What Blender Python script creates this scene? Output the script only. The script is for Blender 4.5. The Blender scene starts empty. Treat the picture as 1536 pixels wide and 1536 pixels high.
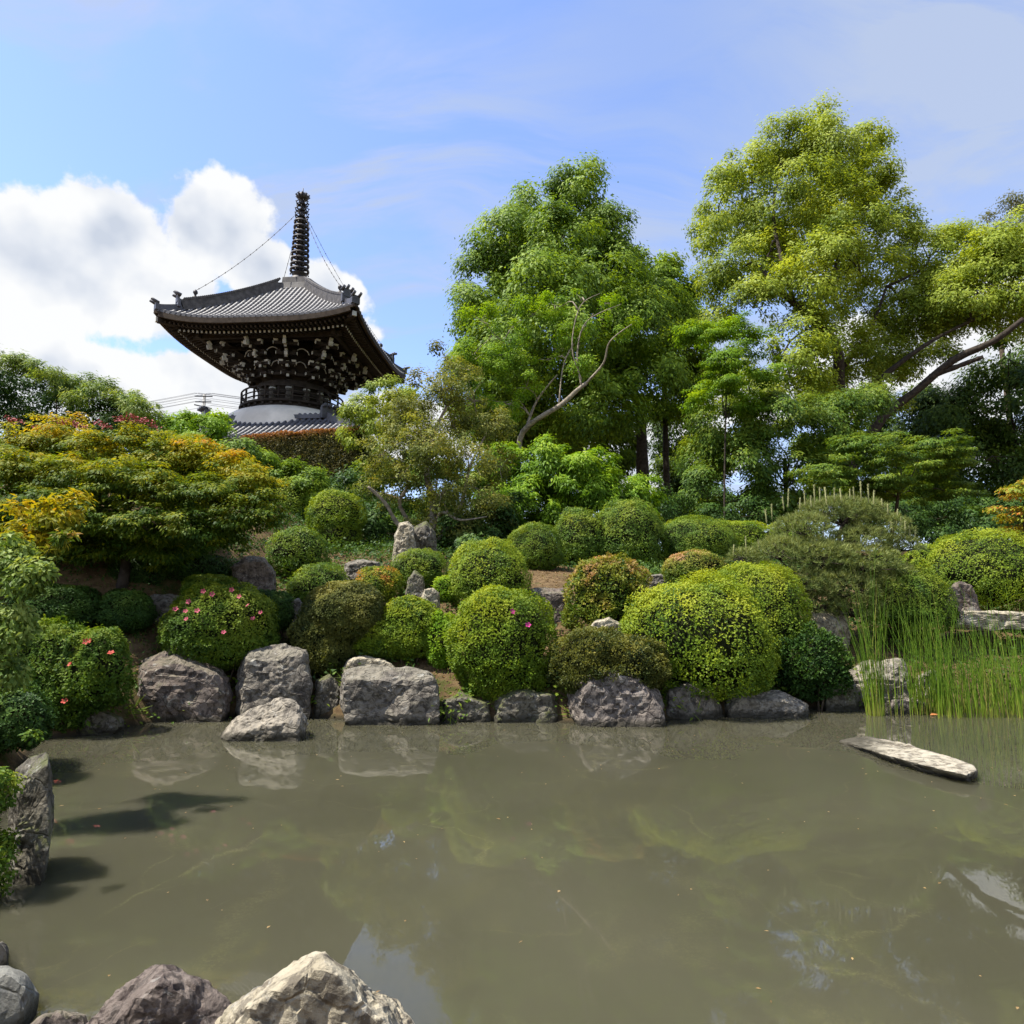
import bpy, bmesh, math, random
import numpy as np
from mathutils import Vector, Matrix
R = math.radians
rng = np.random.default_rng(7); random.seed(7)
S = bpy.context.scene; COL = S.collection

# ------------------------------------------------------------------ camera
FPX, PITCH, EYE = 960.0, math.atan(125/960.0), 2.0
cam = bpy.data.objects.new('camera', bpy.data.cameras.new('camera')); COL.objects.link(cam)
cam.location = (0, 0, EYE); cam.rotation_euler = (R(90)+PITCH, 0, 0)
cam.data.sensor_width = 36; cam.data.lens = FPX/1536*36; cam.data.clip_end = 3000; cam.data.clip_start = .05
S.camera = cam
S.view_settings.view_transform = 'Standard'; S.view_settings.look = 'None'
S.view_settings.gamma = 1; S.view_settings.use_curve_mapping = False
S.view_settings.exposure = 1.35
S.cycles.max_bounces = 6; S.cycles.diffuse_bounces = 3; S.cycles.glossy_bounces = 3; S.cycles.transmission_bounces = 4
S.cycles.caustics_reflective = False; S.cycles.caustics_refractive = False
_c, _s = math.cos(PITCH), math.sin(PITCH)
def dist(Y): return Y if Y < 14 else 14+(Y-14)*2.8        # depth grade of the planting plan -> distance from the bank
def grade(y): return y if y < 14 else 14+(y-14)/2.8
def at(px, py, Y): return at0(px, py, dist(Y))
def at0(px, py, Y):
    a, b = (px-768)/FPX, (768-py)/FPX
    k = Y/(_c-_s*b)
    return np.array([a*k, Y, EYE+(_s+_c*b)*k])
def proj(P):
    P = np.asarray(P); z = P[..., 2]-EYE; d = P[..., 1]*_c+z*_s
    return 768+FPX*P[..., 0]/d, 768-FPX*(z*_c-P[..., 1]*_s)/d, d
def ray(px, py):
    d = at(px, py, 1.0)-np.array([0, 0, EYE]); return d/np.linalg.norm(d)

# ------------------------------------------------------------------ sun and sky
SUN_DIR = np.array([-.46, -.12, .88]); SUN_DIR = SUN_DIR/np.linalg.norm(SUN_DIR)
sun = bpy.data.objects.new('sun', bpy.data.lights.new('sun', 'SUN')); COL.objects.link(sun)
sun.data.energy = 3.7; sun.data.angle = R(.53); sun.data.color = (1, .95, .86)
sun.rotation_euler = Vector(SUN_DIR).to_track_quat('Z', 'Y').to_euler()

W = bpy.data.worlds.new('World'); S.world = W; W.use_nodes = True
class G:                       # tiny helper to write node graphs
    def __init__(s, nt): s.nt = nt; s.n = nt.nodes; s.l = nt.links
    def new(s, t, **k):
        o = s.n.new(t)
        for a, v in k.items(): setattr(o, a, v)
        return o
    def put(s, sock, v):
        if hasattr(v, 'is_output'): s.l.new(v, sock)
        elif v is not None: sock.default_value = v
    def m(s, op, a, b=None, c=None, clamp=False):
        o = s.new('ShaderNodeMath', operation=op, use_clamp=clamp)
        for i, v in enumerate((a, b, c)): s.put(o.inputs[i], v)
        return o.outputs[0]
    def vm(s, op, a, b=None, sc=None):
        o = s.new('ShaderNodeVectorMath', operation=op); s.put(o.inputs[0], a)
        if b is not None: s.put(o.inputs[1], b)
        if sc is not None: s.put(o.inputs['Scale'], sc)
        return o.outputs[1 if op in ('LENGTH', 'DOT_PRODUCT', 'DISTANCE') else 0]
    def noise(s, v, scale, det=4, rough=.55, dist=0, out=0):
        o = s.new('ShaderNodeTexNoise'); s.put(o.inputs['Vector'], v); s.put(o.inputs['Scale'], scale)
        o.inputs['Detail'].default_value = det; o.inputs['Roughness'].default_value = rough; o.inputs['Distortion'].default_value = dist
        return o.outputs[out]
    def vor(s, v, scale, feature='F1', out=0):
        o = s.new('ShaderNodeTexVoronoi', feature=feature); s.put(o.inputs['Vector'], v); s.put(o.inputs['Scale'], scale); return o.outputs[out]
    def map(s, v, a, b, c=0., d=1., smooth=True):
        o = s.new('ShaderNodeMapRange', interpolation_type='SMOOTHSTEP' if smooth else 'LINEAR', clamp=True)
        for i, x in enumerate((v, a, b, c, d)): s.put(o.inputs[i], x)
        return o.outputs[0]
    def mix(s, f, a, b, blend='MIX'):
        o = s.new('ShaderNodeMix', data_type='RGBA', blend_type=blend)
        s.put(o.inputs[0], f); s.put(o.inputs[6], a if hasattr(a, 'is_output') else tuple(a)[:3]+(1,)); s.put(o.inputs[7], b if hasattr(b, 'is_output') else tuple(b)[:3]+(1,))
        return o.outputs[2]
    def ramp(s, f, stops):
        o = s.new('ShaderNodeValToRGB'); e = o.color_ramp.elements
        while len(e) < len(stops): e.new(.5)
        for x, (p, c) in zip(e, stops): x.position = p; x.color = tuple(c)+(1,)
        s.put(o.inputs[0], f); return o.outputs[0]
    def sep(s, v):
        o = s.new('ShaderNodeSeparateXYZ'); s.put(o.inputs[0], v); return o.outputs
    def comb(s, x, y, z):
        o = s.new('ShaderNodeCombineXYZ')
        for i, v in enumerate((x, y, z)): s.put(o.inputs[i], v)
        return o.outputs[0]

SKY_STRENGTH = .14
def build_sky():
    g = G(W.node_tree); g.n.clear()
    out = g.new('ShaderNodeOutputWorld'); bg = g.new('ShaderNodeBackground'); bg.inputs[1].default_value = SKY_STRENGTH
    sky = g.new('ShaderNodeTexSky', sky_type='NISHITA', sun_disc=False)
    sky.sun_elevation = math.asin(SUN_DIR[2]); sky.sun_rotation = math.atan2(SUN_DIR[0], SUN_DIR[1])
    sky.altitude = 100; sky.air_density = 1.0; sky.dust_density = .6; sky.ozone_density = 1.6
    d = g.vm('NORMALIZE', g.new('ShaderNodeTexCoord').outputs['Generated'])
    x, y, z = g.sep(d)
    az = g.m('ARCTAN2', x, y); el = g.m('ARCSINE', z)
    # high thin cloud: streaks in a plane overhead
    zz = g.m('MAXIMUM', g.m('ADD', z, .12), .05)
    plane = g.comb(g.m('DIVIDE', x, zz), g.m('DIVIDE', y, zz), 3.1)
    warp = g.vm('ADD', plane, g.vm('SCALE', g.noise(plane, .9, 3, .5, 0, 1), sc=.7))
    st = g.new('ShaderNodeMapping'); g.put(st.inputs[0], warp); st.inputs['Rotation'].default_value = (0, 0, R(-32)); st.inputs['Scale'].default_value = (.5, 1.7, 1)
    c1 = g.noise(st.outputs[0], 1.7, 8, .6, .4); c2 = g.noise(plane, .55, 3, .5)
    cirrus = g.m('MULTIPLY', g.map(c1, .43, .62), g.map(c2, .26, .50, .25, 1.))
    veil = g.map(g.m('ADD', c2, g.m('MULTIPLY', x, .30)), .34, .72)
    cirrus = g.m('MINIMUM', g.m('ADD', g.m('MULTIPLY', cirrus, .85), g.m('MULTIPLY', veil, .55)), .82)
    # heaped clouds, each lobe where it stands in the sky
    lobes = [(200, 415, 150, 70), (40, 370, 140, 70), (170, 350, 105, 58), (315, 345, 85, 68), (120, 430, 190, 66), (385, 410, 55, 52), (495, 445, 62, 48), (-160, 390, 190, 100),
             (130, 570, 200, 52), (330, 575, 140, 52), (470, 510, 100, 52), (-120, 590, 260, 70), (1490, 410, 90, 40),
             (1340, 530, 170, 60), (1480, 560, 120, 50), (1180, 590, 150, 50), (960, 690, 170, 60), (600, 640, 200, 50), (1700, 480, 180, 90), (1640, 690, 180, 50)]
    ddist = g.noise(d, 8.5, 10, .58); dsm = g.noise(d, 8.5, 3, .5)                      # billow detail
    dlow = g.noise(d, 2.6, 3, .5)
    field = None
    for (lx, ly, rx, ry) in lobes:
        w = ray(lx, ly); a0, e0 = math.atan2(w[0], w[1]), math.asin(w[2])
        sa, se = rx/FPX*math.cos(math.atan((lx-768)/FPX))**1.2, ry/FPX*.93
        q = g.m('SQRT', g.m('ADD', g.m('POWER', g.m('DIVIDE', g.m('SUBTRACT', az, a0), sa), 2.), g.m('POWER', g.m('DIVIDE', g.m('SUBTRACT', el, e0), se), 2.)))
        v = g.m('SUBTRACT', 1.0, q)
        field = v if field is None else g.m('SMOOTH_MAX', field, v, .25)
    # the same heaped clouds go on round the rest of the horizon
    back = g.map(y, .35, -.1)
    rest = g.m('SUBTRACT', g.m('MULTIPLY', g.m('SUBTRACT', dlow, .47), 5.), g.m('MULTIPLY', g.m('ABSOLUTE', g.m('SUBTRACT', el, .25)), 2.2))
    field = g.m('MAXIMUM', field, g.m('SUBTRACT', g.m('MULTIPLY', g.m('ADD', rest, 1.), back), 1.))
    dens = g.m('ADD', field, g.m('MULTIPLY', g.m('SUBTRACT', ddist, .5), 2.1))
    mask = g.map(dens, -.04, .17)
    off = g.vm('ADD', d, (-.022, -.004, .034)); d2 = g.noise(off, 8.5, 4, .5)
    lit = g.m('ADD', .80, g.m('MULTIPLY', g.m('SUBTRACT', g.m('ADD', g.m('MULTIPLY', dsm, .75), g.m('MULTIPLY', ddist, .25)), d2), 2.4))
    thick = g.map(g.m('ADD', field, g.m('MULTIPLY', g.m('SUBTRACT', dlow, .5), 1.2)), .15, .75)
    lit = g.m('SUBTRACT', lit, g.m('MULTIPLY', thick, .42), clamp=True)
    ccol = g.ramp(lit, [(0, (.62, .68, .79)), (.40, (.80, .84, .91)), (.8, (.98, .99, 1.0))])
    k = .395/SKY_STRENGTH
    hi = g.vm('SCALE', (.50, .58, .74), sc=.43/SKY_STRENGTH)
    base = g.mix(1., sky.outputs[0], (.80, .80, .93), 'MULTIPLY')
    col = g.mix(cirrus, base, hi)
    col = g.mix(mask, col, g.vm('SCALE', ccol, sc=k))
    g.l.new(col, bg.inputs[0]); g.l.new(bg.outputs[0], out.inputs[0])
build_sky()

# ------------------------------------------------------------------ numeric noise
def _h(ix, iy, iz):
    n = (ix*374761393+iy*668265263+iz*2147483647+1013904223) & 0xffffffff
    n = ((n ^ (n >> 13))*1274126177) & 0xffffffff
    n = ((n ^ (n >> 16))*2246822519) & 0xffffffff
    return ((n ^ (n >> 15)) & 0xffffff)/16777215.0
def vnoise(P):
    P = np.asarray(P, float); i = np.floor(P).astype(np.int64); f = P-i; u = f*f*f*(f*(f*6-15)+10)
    r = 0
    for a in (0, 1):
        for b in (0, 1):
            for c in (0, 1):
                w = (u[:, 0] if a else 1-u[:, 0])*(u[:, 1] if b else 1-u[:, 1])*(u[:, 2] if c else 1-u[:, 2])
                r = r+w*_h(i[:, 0]+a, i[:, 1]+b, i[:, 2]+c)
    return r*2-1
def fbm(P, o=4, g=.5):
    P = np.asarray(P, float); r = 0; a = 1.
    for k in range(o): r = r+a*vnoise(P*(2.03**k)+k*17.3); a *= g
    return r
def nrm(v): return v/np.maximum(np.linalg.norm(v, axis=-1, keepdims=True), 1e-9)
def rdir(n): return nrm(rng.normal(size=(n, 3)))

# ------------------------------------------------------------------ mesh building
class MB:
    def __init__(s): s.V = []; s.F = []; s.nv = 0
    def add(s, V, F, mat=0, tint=.5, smooth=False):
        V = np.asarray(V, float).reshape(-1, 3)
        if isinstance(F, (list, tuple)):
            by = {}
            for f in F: by.setdefault(len(f), []).append(f)
            F = [np.array(x) for x in by.values()]
        else: F = [F]
        for A in F:
            t = np.broadcast_to(np.asarray(tint, float), (len(A),)) if np.ndim(tint) == 0 or len(tint) == len(A) else np.full(len(A), .5)
            s.F.append((A+s.nv, mat, t, smooth))
        s.V.append(V); s.nv += len(V); return s
    def box(s, c, size, rz=0, mat=0, M=None, taper=1.):
        hx, hy, hz = np.array(size)/2.
        V = np.array([[x*(taper if z > 0 else 1), y*(taper if z > 0 else 1), z] for z in (-hz, hz) for x, y in ((-hx, -hy), (hx, -hy), (hx, hy), (-hx, hy))])
        if rz:
            a, b = math.cos(rz), math.sin(rz); V = np.stack([V[:, 0]*a-V[:, 1]*b, V[:, 0]*b+V[:, 1]*a, V[:, 2]], 1)
        if M is not None: V = V@np.array(M.to_3x3()).T
        return s.add(V+np.array(c), np.array([[0, 3, 2, 1], [4, 5, 6, 7], [0, 1, 5, 4], [1, 2, 6, 5], [2, 3, 7, 6], [3, 0, 4, 7]]), mat)
    def bar(s, a, b, w, h, mat=0):          # box beam between two points, h is its upright size
        a, b = np.array(a, float), np.array(b, float); t = nrm(b-a); up = np.array([0, 0, 1.]) if abs(t[2]) < .95 else np.array([1., 0, 0])
        n = nrm(np.cross(t, up)); u = np.cross(n, t)
        V = [p+n*x*w/2+u*y*h/2 for p in (a, b) for x, y in ((-1, -1), (1, -1), (1, 1), (-1, 1))]
        return s.add(V, np.array([[0, 1, 2, 3], [4, 7, 6, 5], [0, 4, 5, 1], [1, 5, 6, 2], [2, 6, 7, 3], [3, 7, 4, 0]]), mat)
    def tube(s, path, rad, sides=6, mat=0, cap=True, tint=.5):
        P = np.asarray(path, float); n = len(P); rad = np.broadcast_to(np.asarray(rad, float), (n,))
        T = nrm(np.gradient(P, axis=0)); ref = np.array([.13, .21, 1.]) if abs(T[:, 2]).mean() < .8 else np.array([1., .2, .1])
        A = nrm(np.cross(T, ref)); B = np.cross(T, A); th = np.arange(sides)/sides*2*np.pi
        V = P[:, None]+rad[:, None, None]*(A[:, None]*np.cos(th)[None, :, None]+B[:, None]*np.sin(th)[None, :, None])
        i = np.arange(n-1)[:, None]*sides; j = np.arange(sides); k = (j+1) % sides
        F = np.stack([i+j, i+k, i+sides+k, i+sides+j], -1).reshape(-1, 4)
        s.add(V.reshape(-1, 3), F, mat, tint, True)
        if cap:
            s.F.append((np.arange(sides)[None, ::-1]+s.nv-n*sides, mat, np.array([.5]), False)); s.F.append((np.arange(sides)[None]+s.nv-sides, mat, np.array([.5]), False))
        return s
    def lathe(s, prof, sides=32, mat=0, c=(0, 0, 0), smooth=True, a0=0, a1=2*math.pi):
        full = abs(a1-a0-2*math.pi) < 1e-6; n = sides if full else sides+1
        th = a0+np.arange(n)/sides*(a1-a0); pr = np.array(prof, float)
        V = np.stack([pr[:, None, 0]*np.cos(th), pr[:, None, 0]*np.sin(th), np.repeat(pr[:, 1:2], n, 1)], -1)+np.array(c)
        F = []
        for i in range(len(pr)-1):
            for j in range(sides): k = (j+1) % n; F.append((i*n+j, i*n+k, (i+1)*n+k, (i+1)*n+j))
        return s.add(V.reshape(-1, 3), np.array(F), mat, .5, smooth)
    def leaves(s, P, N, L, Wd, droop=0., axis=None, mat=0, tint=.5, fold=.18, tri=False):
        n = len(P)
        if n == 0: return s
        N = nrm(N)
        ax = rdir(n) if axis is None else axis+.35*rdir(n)
        d = nrm(ax-N*(ax*N).sum(1, keepdims=True)); d = nrm(d+np.array([0, 0, -droop])); sd = nrm(np.cross(N, d)); N = np.cross(d, sd)
        L = np.broadcast_to(np.asarray(L, float), (n,))[:, None]; Wd = np.broadcast_to(np.asarray(Wd, float), (n,))[:, None]
        j = .75+.5*rng.random((n, 1)); L = L*j; Wd = Wd*j
        if tri:                      # leaves a few pixels long keep only three corners
            V = np.stack([P+d*L*.1+sd*Wd*.5, P+d*L, P+d*L*.25-sd*Wd*.5], 1).reshape(-1, 3)
            return s.add(V, np.arange(3*n).reshape(n, 3), mat, np.broadcast_to(np.asarray(tint, float), (n,)))
        mid = P+d*L*.45+N*Wd*fold
        V = np.stack([P, mid+sd*Wd*.5, P+d*L, mid-sd*Wd*.5], 1).reshape(-1, 3)
        return s.add(V, np.arange(4*n).reshape(n, 4), mat, np.broadcast_to(np.asarray(tint, float), (n,)))
    def build(s, name, mats, parent=None, local=False, kind=None, link=True):
        V = np.concatenate(s.V) if s.V else np.zeros((0, 3))
        if parent is not None and not local: V = V-np.array(parent.location)
        me = bpy.data.meshes.new(name)
        me.vertices.add(len(V)); me.vertices.foreach_set('co', V.ravel())
        tot = np.concatenate([np.full(len(A), A.shape[1]) for A, *_ in s.F]); idx = np.concatenate([A.ravel() for A, *_ in s.F])
        me.loops.add(len(idx)); me.loops.foreach_set('vertex_index', idx.astype(np.int32))
        me.polygons.add(len(tot)); me.polygons.foreach_set('loop_start', (np.cumsum(tot)-tot).astype(np.int32)); me.polygons.foreach_set('loop_total', tot.astype(np.int32))
        me.polygons.foreach_set('material_index', np.concatenate([np.full(len(A), m) for A, m, *_ in s.F]).astype(np.int32))
        me.polygons.foreach_set('use_smooth', np.concatenate([np.full(len(A), sm) for A, m, t, sm in s.F]))
        a = me.attributes.new('tint', 'FLOAT', 'FACE'); a.data.foreach_set('value', np.concatenate([t for A, m, t, sm in s.F]).astype(np.float32))
        me.update(calc_edges=True)
        for m in (mats if isinstance(mats, (list, tuple)) else [mats]): me.materials.append(m)
        o = bpy.data.objects.new(name, me)
        if link: COL.objects.link(o)
        if parent is not None: o.parent = parent
        if kind: o['kind'] = kind
        return o
def tag(o, label, cat, group=None):
    o['label'] = label; o['category'] = cat
    if group: o['group'] = group
    return o
def thing(name, label, cat, loc, group=None, rz=0):
    o = bpy.data.objects.new(name, None); COL.objects.link(o); o.location = tuple(float(v) for v in loc); o.rotation_euler = (0, 0, rz); o.empty_display_size = .2
    return tag(o, label, cat, group)
def spline(pts, n=12):
    P = np.array(pts, float); k = len(P); out = []
    for t in np.linspace(0, k-1, n):
        i = min(int(t), k-2); u = t-i; p0, p1, p2, p3 = P[max(i-1, 0)], P[i], P[i+1], P[min(i+2, k-1)]
        out.append(.5*(2*p1+(p2-p0)*u+(2*p0-5*p1+4*p2-p3)*u*u+(3*p1-p0-3*p2+p3)*u**3))
    return np.array(out)

# ------------------------------------------------------------------ materials
def mat(name):
    m = bpy.data.materials.new(name); m.use_nodes = True; g = G(m.node_tree); b = g.n['Principled BSDF']; return m, g, b
def leaf_mat(name, stops, trans=.35, tcol=(1.25, 1.15, .5), rough=.55, spec=.2, var=.5):
    m, g, b = mat(name)
    t = g.new('ShaderNodeAttribute', attribute_name='tint').outputs['Fac']
    pos = g.new('ShaderNodeNewGeometry').outputs['Position']
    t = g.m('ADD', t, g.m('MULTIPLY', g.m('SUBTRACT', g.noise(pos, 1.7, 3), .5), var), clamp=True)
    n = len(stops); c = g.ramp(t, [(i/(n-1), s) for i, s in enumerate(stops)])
    g.l.new(c, b.inputs['Base Color']); b.inputs['Roughness'].default_value = rough; b.inputs['Specular IOR Level'].default_value = spec
    tr = g.new('ShaderNodeBsdfTranslucent'); g.l.new(g.mix(1., c, tcol, 'MULTIPLY'), tr.inputs[0])
    mx = g.new('ShaderNodeMixShader'); mx.inputs[0].default_value = trans
    g.l.new(b.outputs[0], mx.inputs[1]); g.l.new(tr.outputs[0], mx.inputs[2]); g.l.new(mx.outputs[0], g.n['Material Output'].inputs[0]); return m
PAL = {}
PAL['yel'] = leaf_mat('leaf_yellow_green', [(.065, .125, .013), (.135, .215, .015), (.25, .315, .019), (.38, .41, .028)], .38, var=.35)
PAL['mid'] = leaf_mat('leaf_mid_green', [(.045, .098, .013), (.09, .165, .016), (.18, .245, .02), (.29, .33, .028)], .38, var=.35)
PAL['dark'] = leaf_mat('leaf_dark_green', [(.018, .046, .010), (.036, .085, .014), (.07, .135, .02), (.13, .20, .03)], .3)
PAL['olive'] = leaf_mat('leaf_olive', [(0.033, 0.055, 0.0132), (0.088, 0.1045, 0.022), (0.176, 0.176, 0.033), (0.286, 0.253, 0.055)])
PAL['pink'] = leaf_mat('leaf_with_bronze_tips', [(0.036, 0.084, 0.012), (0.12, 0.18, 0.018), (0.264, 0.264, 0.036), (0.432, 0.24, 0.12)])
PAL['orange'] = leaf_mat('leaf_with_orange_tips', [(0.033, 0.077, 0.0088), (0.11, 0.176, 0.0132), (0.297, 0.297, 0.0165), (0.495, 0.143, 0.033)])
PAL['maple'] = leaf_mat('maple_leaf', [(.035, .085, .009), (.11, .175, .013), (.29, .31, .016), (.44, .32, .02), (.48, .14, .05)], .5, (1.3, 1.15, .5))
PAL['bronze'] = leaf_mat('bronze_hedge_leaf', [(.035, .04, .010), (.085, .08, .018), (.17, .115, .025), (.36, .15, .05)], .3)
PAL['camph'] = leaf_mat('bright_broadleaf', [(.10, .16, .016), (.22, .29, .028), (.37, .44, .055), (.50, .54, .10)], .45, var=.32)
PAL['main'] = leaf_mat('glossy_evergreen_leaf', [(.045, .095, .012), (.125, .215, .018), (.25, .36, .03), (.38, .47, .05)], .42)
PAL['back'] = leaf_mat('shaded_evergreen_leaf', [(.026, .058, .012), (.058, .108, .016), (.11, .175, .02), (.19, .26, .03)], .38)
PAL['lime'] = leaf_mat('young_lime_leaf', [(0.069, 0.1495, 0.0115), (0.1495, 0.276, 0.0138), (0.253, 0.3795, 0.01725), (0.368, 0.46, 0.023)], .45)
PAL['grey'] = leaf_mat('dull_grey_green_leaf', [(0.05, 0.07, 0.035), (0.1, 0.12, 0.06), (0.17, 0.18, 0.1), (0.24, 0.25, 0.15)], .35)
PAL['gnarl'] = leaf_mat('sparse_olive_leaf', [(.06, .085, .018), (.15, .18, .035), (.27, .28, .05), (.38, .30, .06)], .42)
PAL['pine'] = leaf_mat('pine_needle', [(.05, .085, .02), (.12, .165, .045), (.23, .26, .075), (.33, .34, .12)], .25)
PAL['reed'] = leaf_mat('reed_stem', [(.10, .20, .02), (.18, .32, .03), (.32, .44, .05), (.50, .46, .12)], .35)
PAL['gold'] = leaf_mat('golden_leaf', [(0.088, 0.132, 0.011), (0.264, 0.264, 0.0165), (0.462, 0.363, 0.0165), (0.55, 0.242, 0.033)], .4)
PAL['willow'] = leaf_mat('narrow_pale_leaf', [(0.044, 0.088, 0.0132), (0.132, 0.209, 0.033), (0.275, 0.352, 0.077), (0.396, 0.44, 0.154)], .4)
def plain(name, col, rough=.7, spec=.3, noise=0., scale=4, bump=0., metal=0.):
    m, g, b = mat(name); b.inputs['Roughness'].default_value = rough; b.inputs['Specular IOR Level'].default_value = spec; b.inputs['Metallic'].default_value = metal
    pos = g.new('ShaderNodeTexCoord').outputs['Object']
    if noise:
        f = g.map(g.noise(pos, scale, 6, .6), .3, .7); g.l.new(g.mix(f, [c*(1-noise) for c in col], [c*(1+noise) for c in col]), b.inputs['Base Color'])
    else: b.inputs['Base Color'].default_value = tuple(col)+(1,)
    if bump:
        bn = g.new('ShaderNodeBump'); bn.inputs['Strength'].default_value = bump; bn.inputs['Distance'].default_value = .02
        g.l.new(g.noise(pos, scale*4, 5, .6), bn.inputs['Height']); g.l.new(bn.outputs[0], b.inputs['Normal'])
    return m
TWIG_CORE = plain('twigs_and_core_shade', (.022, .026, .010), .95, .05, .6, 14, .6)
BARK = plain('grey_brown_bark', (.085, .065, .045), .9, .15, .5, 5, .8)
BARKL = plain('pale_lichened_bark', (.26, .22, .17), .9, .15, .45, 6, .8)
BARKD = plain('dark_bark', (.045, .036, .028), .9, .15, .5, 5, .8)
PETAL_M = plain('magenta_petal', (.40, .03, .17), .6, .2); PETAL_P = plain('pink_petal', (.42, .08, .12), .6, .2); PETAL_R = plain('coral_petal', (.46, .08, .055), .6, .2)
STAMEN = plain('pale_stamen', (.6, .35, .3))

def rock_mat(name, a, b_, dark, moss=.12, lichen=.5, strata=0.):
    m, g, b = mat(name); tc = g.new('ShaderNodeTexCoord').outputs['Object']; geo = g.new('ShaderNodeNewGeometry'); nz = g.sep(geo.outputs['Normal'])[2]
    oi = g.new('ShaderNodeObjectInfo').outputs['Random']; p = g.vm('ADD', tc, g.comb(g.m('MULTIPLY', oi, 31.), g.m('MULTIPLY', oi, 17.), 0))
    ps = g.vm('MULTIPLY', p, (1, 1, 1+strata*3))
    n1 = g.noise(ps, 3.2, 8, .62, .6); n2 = g.noise(ps, 11, 8, .65); n3 = g.noise(p, 48, 5, .7)
    c = g.mix(g.map(n1, .34, .66), a, b_)
    c = g.mix(g.m('MULTIPLY', g.map(n2, .47, .60), .9), c, dark)
    c = g.mix(g.m('MULTIPLY', g.map(g.noise(p, 5.5, 8, .75, .9), .56, .63), lichen), c, (.40, .39, .35))
    c = g.mix(g.map(n3, .60, .72, 0, .55), c, (.04, .035, .028))
    c = g.mix(g.map(g.noise(g.vm('MULTIPLY', p, (2.6, 2.6, .55)), 2.4, 6, .7), .55, .66, 0, .6), c, (.045, .038, .032))      # rain streaks
    z = g.sep(geo.outputs['Position'])[2]
    c = g.mix(g.map(g.m('ADD', z, g.m('MULTIPLY', n1, .16)), .22, .12, 0, .85), c, (.028, .025, .015))     # wet foot at the waterline
    if moss: c = g.mix(g.m('MULTIPLY', g.map(g.m('ADD', nz, g.m('MULTIPLY', g.m('SUBTRACT', n1, .5), 3.)), .35, .8), moss), c, (.075, .085, .018))
    g.l.new(c, b.inputs['Base Color']); b.inputs['Roughness'].default_value = .82; b.inputs['Specular IOR Level'].default_value = .3
    c2_ = None; cr = g.map(g.vor(g.vm('ADD', ps, g.vm('SCALE', g.noise(p, 4, 3, .5, 0, 1), sc=.25)), 4.2, 'DISTANCE_TO_EDGE'), 0, .07)
    h = g.m('ADD', g.m('MULTIPLY', n2, .7), g.m('ADD', g.m('MULTIPLY', n3, .22), g.m('MULTIPLY', cr, .25)))
    bn = g.new('ShaderNodeBump'); bn.inputs['Strength'].default_value = .9; bn.inputs['Distance'].default_value = .05
    g.l.new(h, bn.inputs['Height']); g.l.new(bn.outputs[0], b.inputs['Normal']); return m
RM = dict(grey=rock_mat('grey_rock', (0.1509, 0.1318, 0.1067), (0.2371, 0.2094, 0.166), (0.06106, 0.05269, 0.04268)),
          pink=rock_mat('pinkish_rock', (0.1437, 0.1115, 0.08892), (0.2083, 0.1689, 0.1393), (0.06465, 0.05067, 0.04268), .25),
          tan=rock_mat('tan_rock', (0.303, 0.2602, 0.1768), (0.4265, 0.3765, 0.2756), (0.1122, 0.09413, 0.0676), 0, .5),
          pale=rock_mat('pale_rock', (0.2155, 0.1891, 0.1482), (0.3161, 0.2769, 0.2134), (0.09338, 0.08107, 0.06224), 0, .45),
          purple=rock_mat('purplish_rock', (.165, .138, .115), (.235, .20, .17), (.055, .044, .038), 0, .5),
          brown=rock_mat('purple_brown_rock', (.125, .098, .08), (.18, .145, .12), (.05, .036, .03), 0, .3),
          mossy=rock_mat('mossy_rock', (0.1221, 0.1081, 0.08299), (0.1868, 0.1689, 0.1245), (0.05029, 0.0439, 0.02964), .75),
          slab=rock_mat('pale_slab', (0.3367, 0.299, 0.2236), (0.4153, 0.3709, 0.2808), (0.1459, 0.1218, 0.0884), 0, .3),
          smooth=rock_mat('smooth_boulder', (0.2011, 0.1959, 0.166), (0.2514, 0.2431, 0.2075), (0.1581, 0.152, 0.1304), 0, .12))

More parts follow.
